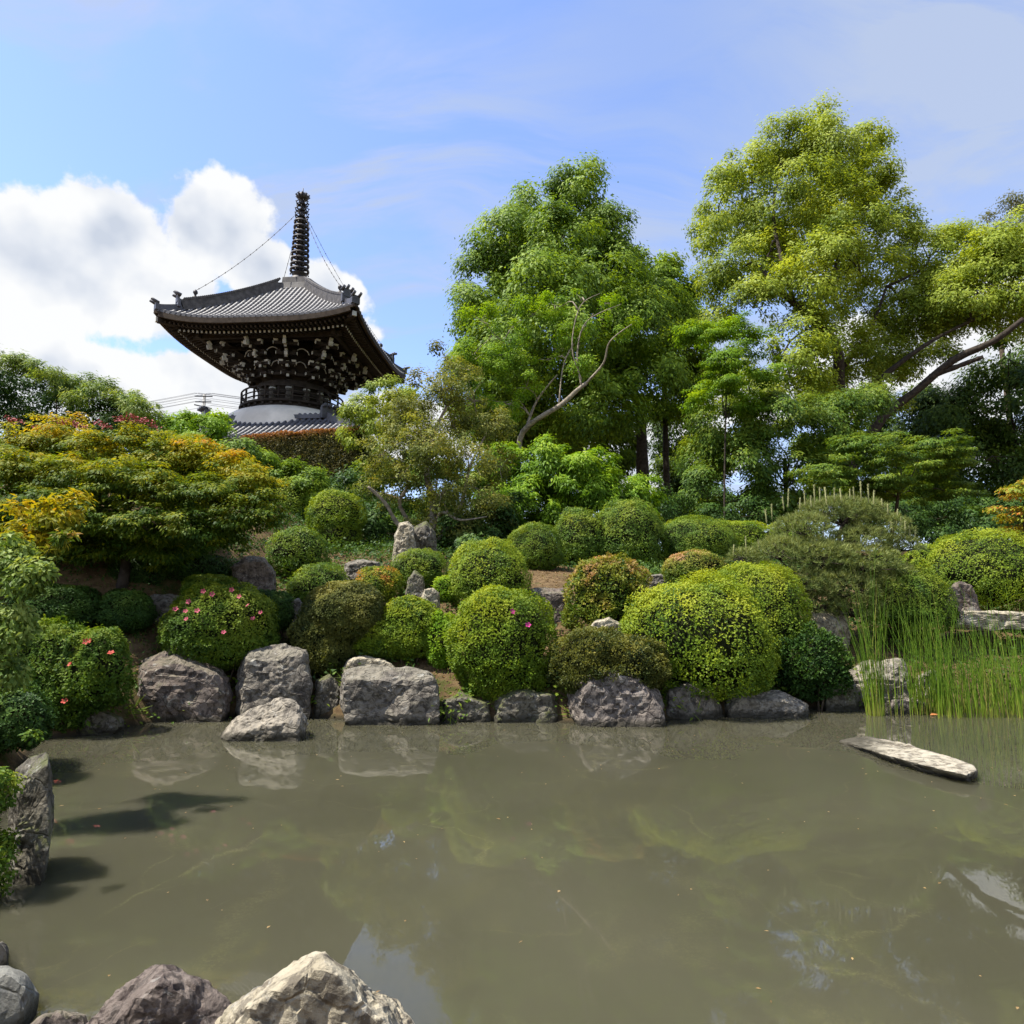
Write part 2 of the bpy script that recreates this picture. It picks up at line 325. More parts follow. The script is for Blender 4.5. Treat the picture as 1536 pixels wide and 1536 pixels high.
# ------------------------------------------------------------------ terrain
SHX = [-30, -9, -7.5, -6.4, -5.5, -4, -2.8, -1.2, 1.2, 2.6, 5.3, 8.1, 12, 16, 40]; SHY = [6, 7.4, 8.4, 9.4, 10.7, 11.2, 10.7, 10.6, 10.5, 10.7, 11.8, 12.0, 11.9, 10.5, 8]
def ground(x, y, noise=True):
    x = np.asarray(x, float); y = np.asarray(y, float)
    yg = np.where(y < 14, y, 14+(y-14)/2.8); ratio = np.where(y < 14, 1., y/np.maximum(yg, 1)); xg = x/ratio
    df = yg-np.interp(xg, SHX, SHY); xl = np.interp(y, [0, 2, 3, 4, 5, 7, 9, 10, 30], [-2.4, -2.6, -2.9, -3.35, -3.85, -5.2, -6.5, -7.5, -30]); dl = xl-x; dn = 2.75-y; dr = x-15
    zf = np.interp(df, [-3, 0, .3, 1, 2, 3, 4.5, 6, 9, 15, 30, 60, 400], [-.7, -.03, .38, .72, 1.15, 1.55, 2.4, 2.75, 3.2, 3.8, 4.2, 4.2, 4.2])
    k = np.clip((2.5-xg)/8.5, 0, 1); k = k*k*(3-2*k)
    zf = zf+k*np.interp(df, [0, 3, 6, 10, 20, 60], [0, .1, .9, 2.3, 2.4, 2.2]); zf = np.where(y < 14, zf, 2+(zf-2)*ratio)
    zl = np.interp(dl, [-2, 0, .3, 2, 6, 30], [-.6, -.03, .35, .7, 1.4, 3.0]); zn = np.interp(dn, [-2, 0, .4, 3, 60], [-.6, -.05, .25, .4, .8]); zr = np.interp(dr, [-2, 0, .4, 3, 60], [-.6, -.03, .4, 1.0, 3.])
    z = np.maximum(np.maximum(zf, zl), np.maximum(zn, zr))
    if noise:
        P = np.stack([x.ravel(), y.ravel(), np.zeros(x.size)], 1)
        z = z+((fbm(P*.9, 3)*.06+fbm(P*5, 2)*.012).reshape(x.shape))*np.clip((z+.3)*3, 0, 1)
    return z
def hit(px, py):                       # where the sight line through a photo point meets the ground
    t = np.arange(2.5, 60, .02); d = ray(px, py); P = np.array([0, 0, EYE])+t[:, None]*d
    b = P[:, 2] < np.maximum(ground(P[:, 0], P[:, 1], False), 0); i = int(np.argmax(b)) if b.any() else len(t)-1
    return P[i]
def build_ground():
    xs = np.unique(np.concatenate([-np.geomspace(16, 700, 26), np.arange(-16, 16.01, .16), np.geomspace(16, 700, 26)]))
    ys = np.unique(np.concatenate([-np.geomspace(1, 300, 14), np.arange(-1, 24.01, .15), np.geomspace(24, 1200, 34)]))
    X, Y = np.meshgrid(xs, ys); Z = ground(X, Y); nx, ny = len(xs), len(ys)
    i = np.arange(nx-1)[None]+np.arange(ny-1)[:, None]*nx
    F = np.stack([i, i+1, i+nx+1, i+nx], -1).reshape(-1, 4)
    m, g, b = mat('garden_earth'); p = g.new('ShaderNodeNewGeometry').outputs['Position']
    n1 = g.noise(p, .9, 6, .6); n2 = g.noise(p, 6, 6, .65); n3 = g.noise(p, 60, 4, .7)
    c = g.mix(g.map(n2, .35, .65), (.085, .055, .028), (.17, .115, .058))
    c = g.mix(g.map(g.m('ADD', n1, g.m('MULTIPLY', g.m('SUBTRACT', n2, .5), .5)), .53, .66), c, (.055, .062, .016))
    c = g.mix(g.map(g.vor(p, 34), .16, .05, 0, .6), c, (.22, .15, .08))
    c = g.mix(g.map(n3, .60, .72, 0, .6), c, (.05, .038, .022))
    z = g.sep(p)[2]; c = g.mix(g.map(z, .12, .0), c, (.035, .030, .018))
    g.l.new(c, b.inputs['Base Color']); b.inputs['Roughness'].default_value = .95; b.inputs['Specular IOR Level'].default_value = .1
    bn = g.new('ShaderNodeBump'); bn.inputs['Strength'].default_value = .8; bn.inputs['Distance'].default_value = .03
    g.l.new(g.m('ADD', n3, n2), bn.inputs['Height']); g.l.new(bn.outputs[0], b.inputs['Normal'])
    MB().add(np.stack([X, Y, Z], -1).reshape(-1, 3), F, 0, .5, True).build('ground', m, kind='structure')
build_ground()
def build_water():
    m, g, b = mat('murky_pond_water'); p = g.new('ShaderNodeNewGeometry').outputs['Position']
    big = g.noise(p, .35, 3, .5); c = g.mix(g.map(big, .35, .65), (.051, .049, .030), (.062, .059, .037))
    # pollen scum lying on the water in curved streaks
    sp = g.map(g.noise(p, 42, 4, .75), .47, .64); soft = g.map(g.noise(p, 7, 4, .6), .38, .66)
    for sc, wd, lo_, seed, am in ((.42, .014, .46, 0., .50), (.75, .010, .47, 27., .42), (.33, .03, .46, 51., .22)):
        q = g.vm('ADD', p, (seed, seed*.7, 0)); w = g.vm('ADD', q, g.vm('SCALE', g.noise(q, .55, 3, .5, 0, 1), sc=1.6)); ln = g.noise(w, sc, 2, .45)
        line = g.map(g.m('ABSOLUTE', g.m('SUBTRACT', ln, .5)), wd, .0)
        line = g.m('MULTIPLY', g.m('MULTIPLY', line, g.map(g.noise(q, .7, 2), lo_, lo_+.16)), g.m('ADD', g.m('MULTIPLY', sp, .6), g.m('MULTIPLY', soft, .4)))
        c = g.mix(g.m('MULTIPLY', line, am), c, (.135, .125, .055))
    c = g.mix(g.map(g.vor(p, 9), .022, .010, 0, .55), c, (.16, .15, .10))
    g.l.new(c, b.inputs['Base Color']); b.subsurface_method = 'BURLEY'; b.inputs['Subsurface Weight'].default_value = 1.; b.inputs['Subsurface Radius'].default_value = (1, 1, .7); b.inputs['Subsurface Scale'].default_value = .28
    b.inputs['Roughness'].default_value = .012; b.inputs['IOR'].default_value = 1.45; b.inputs['Specular IOR Level'].default_value = .5
    bn = g.new('ShaderNodeBump'); bn.inputs['Strength'].default_value = .022; bn.inputs['Distance'].default_value = .02
    g.l.new(g.m('ADD', g.noise(p, 2.2, 2, .5), g.m('MULTIPLY', g.noise(p, 13, 2, .5), .12)), bn.inputs['Height']); g.l.new(bn.outputs[0], b.inputs['Normal'])
    MB().add([(-14, -2, 0), (20, -2, 0), (20, 14, 0), (-14, 14, 0)], np.array([[0, 1, 2, 3]])).build('pond_water', m, kind='structure')
build_water()

# ------------------------------------------------------------------ plants: builders
def sdome(n, sq, low):
    d = rdir(n); d[:, 2] = np.where(d[:, 2] < 0, d[:, 2]*low, d[:, 2]); d = nrm(d)
    q = np.where(d[:, 2] < 0, 2.6, sq); rho = np.hypot(d[:, 0], d[:, 1])
    r = (rho**q+np.abs(d[:, 2])**q)**(-1/q); return d, r
def dome_core(mb, c, R3, seed, sub=3, sc=.86, matn=1):
    bm = bmesh.new(); bmesh.ops.create_icosphere(bm, subdivisions=sub, radius=1.0)
    V = np.array([v.co[:] for v in bm.verts]); F = np.array([[v.index for v in f.verts] for f in bm.faces]); bm.free()
    r = 1+.10*fbm(V*2.2+seed, 3); mb.add(c+V*R3*sc*r[:, None], F, matn, .5, True)  # solid dark core, its colour stands in for shade inside the bush
BUSH = {}
def bush(label, lobes, pal, Y=None, front=None, leaf=.048, dens=1.5, name='clipped_azalea', cat='shrub', group='clipped azalea domes', gap=.25, rough=1., sq=2.35, depth=.9, tip_sun=.35, key=None, up=.7, base=None, stems=True, bias=0.):
    """lobes: (px0, px1, pytop, pybottom) of each rounded lobe as seen in the photograph"""
    mb = MB(); dl = []; sq = rng.uniform(2.3, 2.9); leaf = .93*leaf*rng.uniform(.85, 1.08)*(1 if Y is None else dist(Y)/Y)
    for i, (x0, x1, t, bt) in enumerate(lobes):
        pc = (x0+x1)/2
        if Y is None: h = hit(pc, bt); Yf = h[1]; 
        else: Yf = dist(Y)
        rx = (x1-x0)/2/FPX*Yf; ry = rx*depth; Yc = Yf+ry*.75; rx = (x1-x0)/2/FPX*Yc*.985
        top = at0(pc, t, Yc)[2]; xc = at0(pc, t, Yc)[0]; bot = min(at0(pc, bt, Yf)[2], ground(xc, Yc)+.15) if Y is None else at0(pc, bt, Yf)[2]
        H = top-bot; zc = bot+.35*H
        dl.append((np.array([xc, Yc, zc]), np.array([rx, ry, 1.]), top-zc, zc-bot+.06*H))
    lobes_w = dl; c0 = dl[0][0]
    loc = np.array([c0[0], c0[1], ground(c0[0], c0[1])]); t = thing(name, label, cat, loc, group)
    allP = []
    for li, (c, R2, hu, hd) in enumerate(dl):
        seed = rng.random(3)*50; area = 2*math.pi*R2[0]*R2[1]+2*math.pi*(R2[0]+R2[1])/2*(hu+hd)*.8
        dens_ = dens*(1.6 if Yc < 12.6 else 1.); n = int(min(36000, dens_/dens*area/(leaf*leaf*.28)*dens)); d, r = sdome(n, sq, .9)
        R3 = np.stack([np.full(n, R2[0]), np.full(n, R2[1]), np.where(d[:, 2] > 0, hu, hd)], 1)
        w = 1+(.07*fbm(d*1.7+seed, 2)+.06*fbm(d*3.6+seed+3, 2)+.035*fbm(d*9+seed, 2))*rough+np.where(rng.random(n) < .05, .05*rng.random(n), 0.)
        w = w-(w*np.abs(d[:, 2] < .6)).mean()+(np.abs(d[:, 2] < .6)).mean(); dep = rng.random(n)**2.2; P = c+d*R3*(r*w*(1-.13*dep))[:, None]
        N = nrm(d/np.maximum(R3, .05)); keep = np.ones(n, bool)
        if gap:
            gn = fbm(d*4.5+seed+9, 3); keep &= ~((gn > .62-gap*1.15) & (d[:, 2] < .45+.2*gn) & (rng.random(n) < .62))
        keep &= ~((P[:, 1] > c[1]+.25*R2[1]) & (d[:, 2] < .5) & (rng.random(n) < .55))
        for lj, (c2, S2, hu2, hd2) in enumerate(dl):
            if lj != li:
                q = (P-c2)/np.array([S2[0], S2[1], 1]); q[:, 2] /= np.where(q[:, 2] > 0, hu2, hd2); keep &= (np.abs(q)**sq).sum(1) > .7
        P, N, d, dep = P[keep], N[keep], d[keep], dep[keep]; n = len(P)
        sh = fbm(P*2.6/max(R2[0], .5)+seed, 2)
        ti = np.clip(.20+bias+.30*rng.random(n)+tip_sun*np.clip(d[:, 2]+.25, 0, 1)*(.7+.6*sh)+.12*sh-.15*dep, 0, 1); ti = np.where((fbm(P*3.1+seed+60, 2) > .55) & (rng.random(n) < .5), .02, ti)  # tint mixes new growth with sunlit tops and darker, shaded inner leaves
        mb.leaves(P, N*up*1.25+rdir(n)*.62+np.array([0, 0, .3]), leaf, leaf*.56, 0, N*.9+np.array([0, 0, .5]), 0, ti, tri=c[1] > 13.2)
        core = np.array([R2[0], R2[1], (hu+hd)/2]); dome_core(mb, c+np.array([0, 0, (hu-hd)/2]), core, seed, 3, .80)
        allP.append(P)
    mb.build('foliage', [PAL[pal], TWIG_CORE], t)
    if stems:
        sm = MB(); c, R2, hu, hd = dl[0]; g0 = ground(c[0], c[1])
        for k in range(5):
            a = rng.random()*6.28; q = np.array([c[0]+math.cos(a)*R2[0]*.25, c[1]+math.sin(a)*R2[1]*.25-.1, 0]); q[2] = ground(q[0], q[1])-.05
            e = c+np.array([math.cos(a)*R2[0]*.6, math.sin(a)*R2[1]*.6, 0]); sm.tube(spline([q, (q+e)/2+rng.normal(size=3)*.05, e], 6), np.linspace(.022, .010, 6), 5)
        sm.build('stems', BARK, t)
    if key: BUSH[key] = (t, np.concatenate(allP))
    return t
_bl = {}
def blossom_mesh(m):
    if m.name in _bl: return _bl[m.name]
    mb = MB()
    for k in range(5):
        a = k*2*math.pi/5; d = np.array([math.cos(a), math.sin(a), 0]); s = np.array([-d[1], d[0], 0]); z = np.array([0, 0, 1.])
        V = [d*.1, d*.5+s*.34+z*.16, d*.86+s*.24+z*.34, d*.98+z*.30, d*.86-s*.24+z*.34, d*.5-s*.34+z*.16]
        mb.add(V, np.array([[0, 1, 2, 3], [0, 3, 4, 5]]))
    for k in range(5):
        a = k*1.256+.6; mb.tube([(0, 0, 0), (math.cos(a)*.12, math.sin(a)*.12, .5)], [.02, .015], 3, 1)
    o = mb.build('blossom', [m, STAMEN], link=False); _bl[m.name] = o.data; return o.data
def blossoms(key, pts, m, size=.045):
    t, P = BUSH[key]; qx, qy, dd = proj(P)
    for (px, py) in pts:
        e = (qx-px)**2+(qy-py)**2; near = e < 64
        i = int(np.argmin(np.where(near, dd, 1e9))) if near.any() else int(np.argmin(e))
        o = bpy.data.objects.new('blossom', blossom_mesh(m)); COL.objects.link(o); o.parent = t
        v = nrm(np.array([0, -.9, .55])+rng.normal(size=3)*.3); p = P[i]+np.array([0, -.05, .02])-np.array(t.location)
        o.location = tuple(p); o.rotation_euler = Vector(v).to_track_quat('Z', 'Y').to_euler(); s = size*(.8+.4*rng.random()); o.scale = (s, s, s)

def crown(mb, L, n, rc, leaf, wid=.5, flat=.8, droop=.25, shell=(.6, 1.), tint=None, kd=1.3, zmin=-.8, upb=.5, mat_=0, ret=False):
    """leaves of a crown: L = [(centre, radius vector)]; clumps of radius rc ride on each lobe"""
    Cn = np.array([c for c, r in L]); Rv = np.array([np.broadcast_to(r, (3,)) for c, r in L]); wgt = (Rv.prod(1))**(2/3.); wgt /= wgt.sum()
    K = int(max(8, kd*sum(4*(r.prod())**(2/3.)/(rc*rc) for r in Rv)*.5)); li = rng.choice(len(L), K, p=wgt)
    d = rdir(K*2); d = d[d[:, 2] > zmin][:K]; K = len(d); li = li[:K]
    sub = Cn[li]+d*Rv[li]*rng.uniform(shell[0], shell[1], (K, 1)); rs = rc*(.45+1.0*rng.random(K)); so = nrm(d/Rv[li]); st = rng.normal(size=K)*.10
    k = rng.choice(K, n, p=rs**2/(rs**2).sum()); e = nrm(rdir(n)+.45*so[k]+np.array([0, 0, .3]))
    P = sub[k]+e*(rs[k]*np.where(rng.random(n) < .12, 1.35, 1.)*rng.random(n)**.5)[:, None]*np.array([1, 1, flat])
    N = nrm(e*.8+.5*so[k]+np.array([0, 0, upb])+rdir(n)*.7)
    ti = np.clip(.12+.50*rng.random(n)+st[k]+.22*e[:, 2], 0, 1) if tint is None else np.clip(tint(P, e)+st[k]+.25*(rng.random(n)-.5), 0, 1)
    mb.leaves(P, N, leaf, leaf*wid*1.08, droop, so[k]*.6+e, mat_, ti, tri=P[0, 1] > 9)
    return sub, so
def lob(Y, *rows, zf=.9, k=1.):
    out = []
    for (px, py, r, dy) in rows:
        y = Y+dy; c = at(px, py, y); q = r*k/FPX*dist(y); out.append((c, np.array([q, q*1.0, q*zf])))
    return out
def limb(mb, a, b, r0, r1, bend=.25, n=8, sides=6, jit=.06):
    a, b = np.array(a, float), np.array(b, float); L = np.linalg.norm(b-a)
    m1 = a+(b-a)*.35+np.array([0, 0, bend*L*.5])+rng.normal(size=3)*jit*L; m2 = a+(b-a)*.7+np.array([0, 0, bend*L*.35])+rng.normal(size=3)*jit*L
    P = spline([a, m1, m2, b], n); mb.tube(P, np.linspace(r0, r1, n), sides); return P
def tree(name, label, L, n, rc, leaf, pal, base, r0, bark=None, group=None, cat='tree', paths=(), auto=10, twigs=60, fork=.45, **kw):
    fk = base[1]/grade(base[1]); rc *= fk; leaf *= fk; r0 *= fk; paths = [(p, u*fk, v*fk) for p, u, v in paths]
    t = thing(name, label, cat, base, group); mb = MB(); sub, so = crown(mb, L, n, rc, leaf, **kw); mb.build('crown', PAL[pal], t)
    base = np.array(base, float); w = MB(); big = max(L, key=lambda q: q[1].prod()); topc = np.mean([c for c, r in L], 0) if not paths else None
    if not paths:
        j = base+(topc-base)*fork; j[0] = base[0]+(topc[0]-base[0])*.3; tr = spline([base-np.array([0, 0, .2]), base+(j-base)*.5+rng.normal(size=3)*.05*r0*10, j, topc], 12)
        w.tube(tr, np.linspace(r0, r0*.35, 12), 10); w.build('trunk', bark or BARK, t); w = MB(); jn = tr[5]
        starts = [tr[5], tr[6], tr[7], tr[8], tr[9]]
    else:
        for k, (pp, ra, rb) in enumerate(paths):
            P = spline(pp, 16); w.tube(P, np.linspace(ra, rb, 16)*(1+.08*rng.normal(size=16)), 9)
            w.build('limb' if k else 'trunk', bark or BARK, t); w = MB()
        starts = [q for p, a, b in paths for q in spline(p, 9)[2:]]
    order = sorted(L, key=lambda q: -q[1].prod())[:auto]
    for c, r in order:
        s = min(starts, key=lambda q: np.linalg.norm(np.array(q)-c)); limb(w, s, c, r0*.20, r0*.05)
    ii = rng.choice(len(sub), min(twigs, len(sub)), replace=False)
    for i in ii:
        c = min((q[0] for q in L), key=lambda q: np.linalg.norm(q-sub[i])); limb(w, c, sub[i], r0*.09, r0*.03, .1, 5, 4)
    if w.F: w.build('branches', bark or BARK, t, kind='stuff')
    return t

# ------------------------------------------------------------------ pagoda
def pagoda():
    TILE = plain('weathered_roof_tile', (.085, .083, .086), .5, .4, .35, 3, .25); TILED = plain('dark_roof_tile', (.075, .075, .085), .5, .45, .35, 3, .25)
    WOOD = plain('old_dark_timber', (.030, .024, .019), .85, .2, .4, 4, .4); WOOD2 = plain('brown_fascia_timber', (.050, .037, .026), .85, .2, .35, 4, .3)
    TIP = plain('whitened_timber_ends', (.46, .46, .42), .8, .2, .25, 6); PLAS = plain('lime_plaster', (.76, .71, .62), .9, .1, .20, .7); BRONZE = plain('dark_bronze', (.045, .040, .040), .55, .5, .4, 6, .3, .4)
    RIDGE = plain('ridge_tile', (.085, .078, .072), .6, .3, .4, 5, .3)
    WIRE = plain('chain_metal', (.06, .05, .05), .6)
    X0, Y0 = -10.566, 30.0; g0 = 6.5; fk = dist(Y0)/Y0; t = thing('pagoda', 'dark timber two-storey pagoda with grey tiled roof and tall bronze finial', 'pagoda', (X0*fk, Y0*fk, EYE+(g0-EYE)*fk), None, R(-4)); t.scale = (fk, fk, fk)
    def rot(V, k):
        a = k*math.pi/2; c, s = round(math.cos(a)), round(math.sin(a)); V = np.asarray(V, float); return np.stack([V[..., 0]*c-V[..., 1]*s, V[..., 0]*s+V[..., 1]*c, V[..., 2]], -1)
    def roof(s, w0, ze, zt, up, pw, spacing, course, pre, tilem):
        def srf(x, tt, off=0.):
            w = w0+(s-w0)*tt; u = np.clip(np.abs(x)/w, 0, 1); z = ze+(zt-ze)*(1-tt)**pw+up*u**3.4*tt**1.6
            return np.stack([x*np.ones_like(z), -w*np.ones_like(z), z+off], -1)
        slope = math.hypot(s-w0, zt-ze); nc = int(slope/course); base = MB(); rows = MB(); caps = MB()
        for k in range(4):
            for i in range(nc):
                ta, tb = i/nc, (i+1)/nc; u = np.linspace(-1, 1, 25)
                wa, wb = w0+(s-w0)*ta, w0+(s-w0)*tb
                A = srf(u*wa, ta); B = srf(u*wb, tb, .035); Cc = srf(u*wb, tb, 0.); V = rot(np.concatenate([A, B, Cc]), k)
                j = np.arange(24); base.add(V, np.concatenate([np.stack([j, j+25, j+26, j+1], 1), np.stack([j+25, j+50, j+51, j+26], 1)])[:, ::-1], 0, .5, False)
            n = int(s/spacing)
            for q in range(-n, n+1):
                x = q*spacing; t0 = max(0, (abs(x)-w0)/(s-w0))
                if t0 > .96: continue
                m = max(2, int((1-t0)*nc)); tt = np.repeat(np.linspace(t0, 1, m+1), 2)[1:-1]; rad = np.tile([.062, .074], m)
                tt = tt+np.tile([0, -.0005], m); P = srf(np.full(len(tt), x), tt, .035); th = np.linspace(0, math.pi, 5)
                V = P[:, None]+np.stack([np.cos(th)[None]*rad[:, None], np.zeros((len(tt), 5)), np.sin(th)[None]*rad[:, None]], -1)
                i = np.arange(len(tt)-1)[:, None]*5; j = np.arange(4); F = np.stack([i+j, i+j+1, i+5+j+1, i+5+j], -1).reshape(-1, 4)
                rows.add(rot(V.reshape(-1, 3), k), F, 0, .5, True)
                e = P[-1]; a = np.linspace(0, 2*math.pi, 9)[:-1]; V = np.concatenate([e+np.stack([np.cos(a)*.085, np.zeros(8)-.02, np.sin(a)*.085], -1), e+np.stack([np.cos(a)*.085, np.zeros(8)+.06, np.sin(a)*.085], -1)])
                caps.add(rot(V, k), [tuple(range(8))]+[(b, b+8, (b+1) % 8+8, (b+1) % 8) for b in range(8)], 0)
        base.build('roof_base', tilem, t, True); rows.build('tile_rows', tilem, t, True, 'stuff'); caps.build('eave_end_tiles', tilem, t, True, 'stuff')
        return srf
    Z = lambda z: z-g0
    # ---- upper roof
    s = 4.384; srf = roof(s, .72, Z(13.62), Z(16.72), .46, 1.22, .235, .27, '', TILE)
    def hip(k, tt, w0, s, srf, off): 
        w = w0+(s-w0)*tt; P = srf(w, tt, off); return rot(P, k)
    for k in range(4):
        tt = np.linspace(.0, .80, 14); P = hip(k, tt, .72, s, srf, .20); r = MB()
        for i in range(13): r.bar(P[i], P[i+1], .30, .46)
        for i in range(13):
            for f in (.0, .25, .5, .75):
                q = P[i]*(1-f)+P[i+1]*f+[0, 0, .26]; u_ = nrm(P[i+1]-P[i]); v_ = nrm(np.cross(u_, [0, 0, 1.])); r.tube([q-v_*.17, q+v_*.17], .058, 7)
        r.build('hip_ridge', RIDGE, t, True)
        tt = np.linspace(.80, 1.015, 6); P = hip(k, tt, .72, s, srf, .10); r = MB()
        for i in range(5): r.bar(P[i], P[i+1], .26, .26)
        e = P[-1]; dv = nrm(P[-1]-P[-2]); r.build('lower_ridge', TILED, t, True); r = MB(); r.tube([e-dv*.05, e+dv*.22+[0, 0, .05]], [.11, .10], 8); r.build('ridge_tip_tile', TILED, t, True)
        o = MB(); q = hip(k, np.array([.815]), .72, s, srf, 0)[0]; dv2 = nrm(q*[1, 1, 0]); sd = np.array([-dv2[1], dv2[0], 0])
        for (a, b, zz, w_) in ((0, .12, .26, .46), (.04, .14, .50, .32)): o.bar(q+dv2*a+[0, 0, zz], q+dv2*b+[0, 0, zz], w_, .36)
        for x in (-.20, 0, .20): o.tube([q+sd*x+[0, 0, .62], q+sd*x+dv2*.26+[0, 0, .70+.1*(x == 0)]], [.075, .065], 7)
        o.build('ridge_end_tile', TILED, t, True); o = MB(); q2 = hip(k, np.array([.975]), .72, s, srf, 0)[0]; o.bar(q2+dv2*-.02+[0, 0, .16], q2+dv2*.12+[0, 0, .16], .36, .36)
        for x in (-.14, .14): o.tube([q2+sd*x+[0, 0, .28], q2+sd*x+dv2*.30+[0, 0, .40]], [.07, .06], 7)
        o.build('ridge_end_tile', TILED, t, True)
        kb = MB(); q3 = hip(k, np.array([.70]), .72, s, srf, .42)[0]; kb.lathe([(0.001, 0), (.12, 0), (.12, .12), (.05, .16), (.05, .24), (.10, .30), (.10, .38), (.03, .46), (.001, .48)], 8, c=q3); kb.build('chain_post', BRONZE, t, True)
        ch = MB(); top = np.array([0, 0, Z(20.75)])+q3*[.085, .085, 0]; f = np.linspace(0, 1, 33)[:, None]; cp = top*(1-f)+(q3+[0, 0, .42])*f-np.array([0, 0, 1])*(f*(1-f))*1.15
        ch.tube(cp, .011, 4)
        for i in range(1, 32, 2): ch.box(cp[i], (.03, .03, .05))
        ch.build('chain', WIRE, t, True)
        fa = MB(); u = np.linspace(-1, 1, 19); A = rot(srf(u*(s-.04), 1., -.03), k); B = rot(srf(u*(s-.22), 1., -.24), k)
        for i in range(18): fa.bar(A[i]-[0, 0, .05], A[i+1]-[0, 0, .05], .10, .10); fa.bar(B[i]+[0, 0, .05], B[i+1]+[0, 0, .05], .12, .13)
        fa.build('eave_fascia', WOOD2, t, True)
    # ---- rafters in two tiers under the eaves
    rf = MB(); tips = MB(); so = MB()
    for k in range(4):
        n = 21
        for i in range(-n, n+1):
            x = i*.20; cup = .44*(abs(x)/s)**3.4
            a0 = max(1.6, abs(x)-.1)
            def p(w, z): return rot(np.array([x, -w, z]), k)
            if abs(x) < 3.62: rf.bar(p(a0, Z(13.72)+cup*.55), p(3.72, Z(13.25)+cup*.75), .085, .11); tips.bar(p(3.72, Z(13.25)+cup*.75), p(3.745, Z(13.247)+cup*.75), .08, .10)
            rf.bar(p(max(3.3, abs(x)-.05), Z(13.46)+cup*.85), p(4.16, Z(13.30)+cup), .08, .10)
            if i % 1 == 0: tips.bar(p(4.16, Z(13.30)+cup), p(4.18, Z(13.297)+cup), .07, .085, 1)
        u = np.linspace(-1, 1, 19)
        for (wa, za, wb, zb, ca, cb) in ((1.5, 13.80, 3.8, 13.335, .5, .78), (3.2, 13.55, 4.25, 13.365, .82, 1.0)):
            A = np.stack([u*wa, np.full(19, -wa), Z(za)+.44*np.abs(u*wa/s)**3.4*ca], -1); B = np.stack([u*wb, np.full(19, -wb), Z(zb)+.44*np.abs(u*wb/s)**3.4*cb], -1)
            j = np.arange(18); V = rot(np.concatenate([A, B]), k); so.add(V, np.stack([j, j+1, j+20, j+19], 1)); so.add(V+[0, 0, .03], np.stack([j, j+1, j+20, j+19], 1)[:, ::-1])
        hr = MB(); c1 = rot(np.array([1.5, -1.5, Z(13.75)]), k); c2 = rot(np.array([4.28, -4.28, Z(13.66)]), k); hr.bar(c1, c2, .2, .24); hr.bar(c2*[1, 1, 1], c2*[1.012, 1.012, 1], .17, .2, 1); hr.build('hip_rafter', [WOOD, TIP], t, True)
        pl = MB(); 
        for (w, z, h) in ((3.05, 13.36, .20), (2.35, 13.50, .18)): pl.bar(rot(np.array([-w-.3, -w, Z(z)]), k), rot(np.array([w+.3, -w, Z(z)+.001*k]), k), .17, h)
        pl.build('eave_purlin', WOOD, t, True)
    rf.build('rafters', WOOD, t, True, 'stuff'); tips.build('rafter_ends', [TIP, WOOD2], t, True, 'stuff'); so.build('soffit', WOOD, t, True)
    # ---- round body, posts, brackets
    b = MB(); b.lathe([(1.42, Z(10.5)), (1.42, Z(11.85)), (1.75, Z(12.0)), (1.75, Z(13.7)), (.01, Z(13.75))], 36); b.build('round_body', WOOD, t, True)
    for zz, r_, h in ((10.8, 1.60, .16), (11.3, 1.60, .15), (11.72, 1.66, .2), (12.02, 1.95, .12)):
        q = MB(); q.lathe([(r_-.1, Z(zz)-h/2), (r_, Z(zz)-h/2), (r_, Z(zz)+h/2), (r_-.1, Z(zz)+h/2)], 40, smooth=False); q.build('tie_ring', WOOD, t, True)
    for i in range(12):
        a = R(15+30*i); d = np.array([math.cos(a), math.sin(a), 0]); sd = np.array([-d[1], d[0], 0]); z1 = np.array([0, 0, 1.])
        q = MB(); q.tube([d*1.5+z1*Z(10.55), d*1.5+z1*Z(11.85)], .15, 10); q.lathe([(.152, 0), (.165, .0), (.165, .06), (.152, .06)], 10, 1, c=d*1.5+z1*Z(11.45)); q.build('post', [plain('greyed_post_timber', (.10, .09, .075), .85, .2, .35, 5) if i == 0 else bpy.data.materials['greyed_post_timber'], TIP], t, True)
        # reach of this cluster out to the square purlins
        aw = a; sqd = min(3.05/max(abs(d[0]), .01), 3.05/max(abs(d[1]), .01)); reach = min(sqd, 3.75)
        br = MB(); nst = 4
        for st in range(nst):
            f = (st+1)/nst; ro = 1.7+(reach-1.7)*f*.93; z = Z(11.92+.34*st)
            br.bar(d*1.55+z1*z, d*ro+z1*z, .13, .15); br.bar(d*ro+z1*z, d*(ro+.03)+z1*z, .12, .145, 1)
            br.box(d*ro*.985+z1*(z+.11), (.22, .22, .10), a, 0, taper=1.25)
            wl = .30+.07*st; m = d*(ro-.10)+z1*(z+.13)
            br.bar(m-sd*wl, m+sd*wl, .11, .13)
            for sg in (-1, 1):
                br.bar(m+sd*sg*wl, m+sd*sg*(wl+.03), .105, .125, 1); br.box(m+sd*sg*(wl-.09)+z1*.10, (.16, .16, .08), a, 1 if st % 2 else 0, taper=1.25)
        for (ri, ro, za, zb) in ((1.8, reach*.66, 12.75, 12.36), (1.9, reach*.84, 13.08, 12.70), (2.2, reach*1.02, 13.36, 13.02)):
            br.bar(d*ri+z1*Z(za), d*ro+z1*Z(zb), .12, .14); br.bar(d*ro+z1*Z(zb), d*(ro+.2)+z1*Z(zb-.04), .14, .17, 1)
            br.bar(d*(ro+.05)+z1*Z(zb+.08), d*(ro+.17)+z1*Z(zb+.24), .12, .13, 1)
        br.build('bracket_cluster', [WOOD, TIP], t, True)
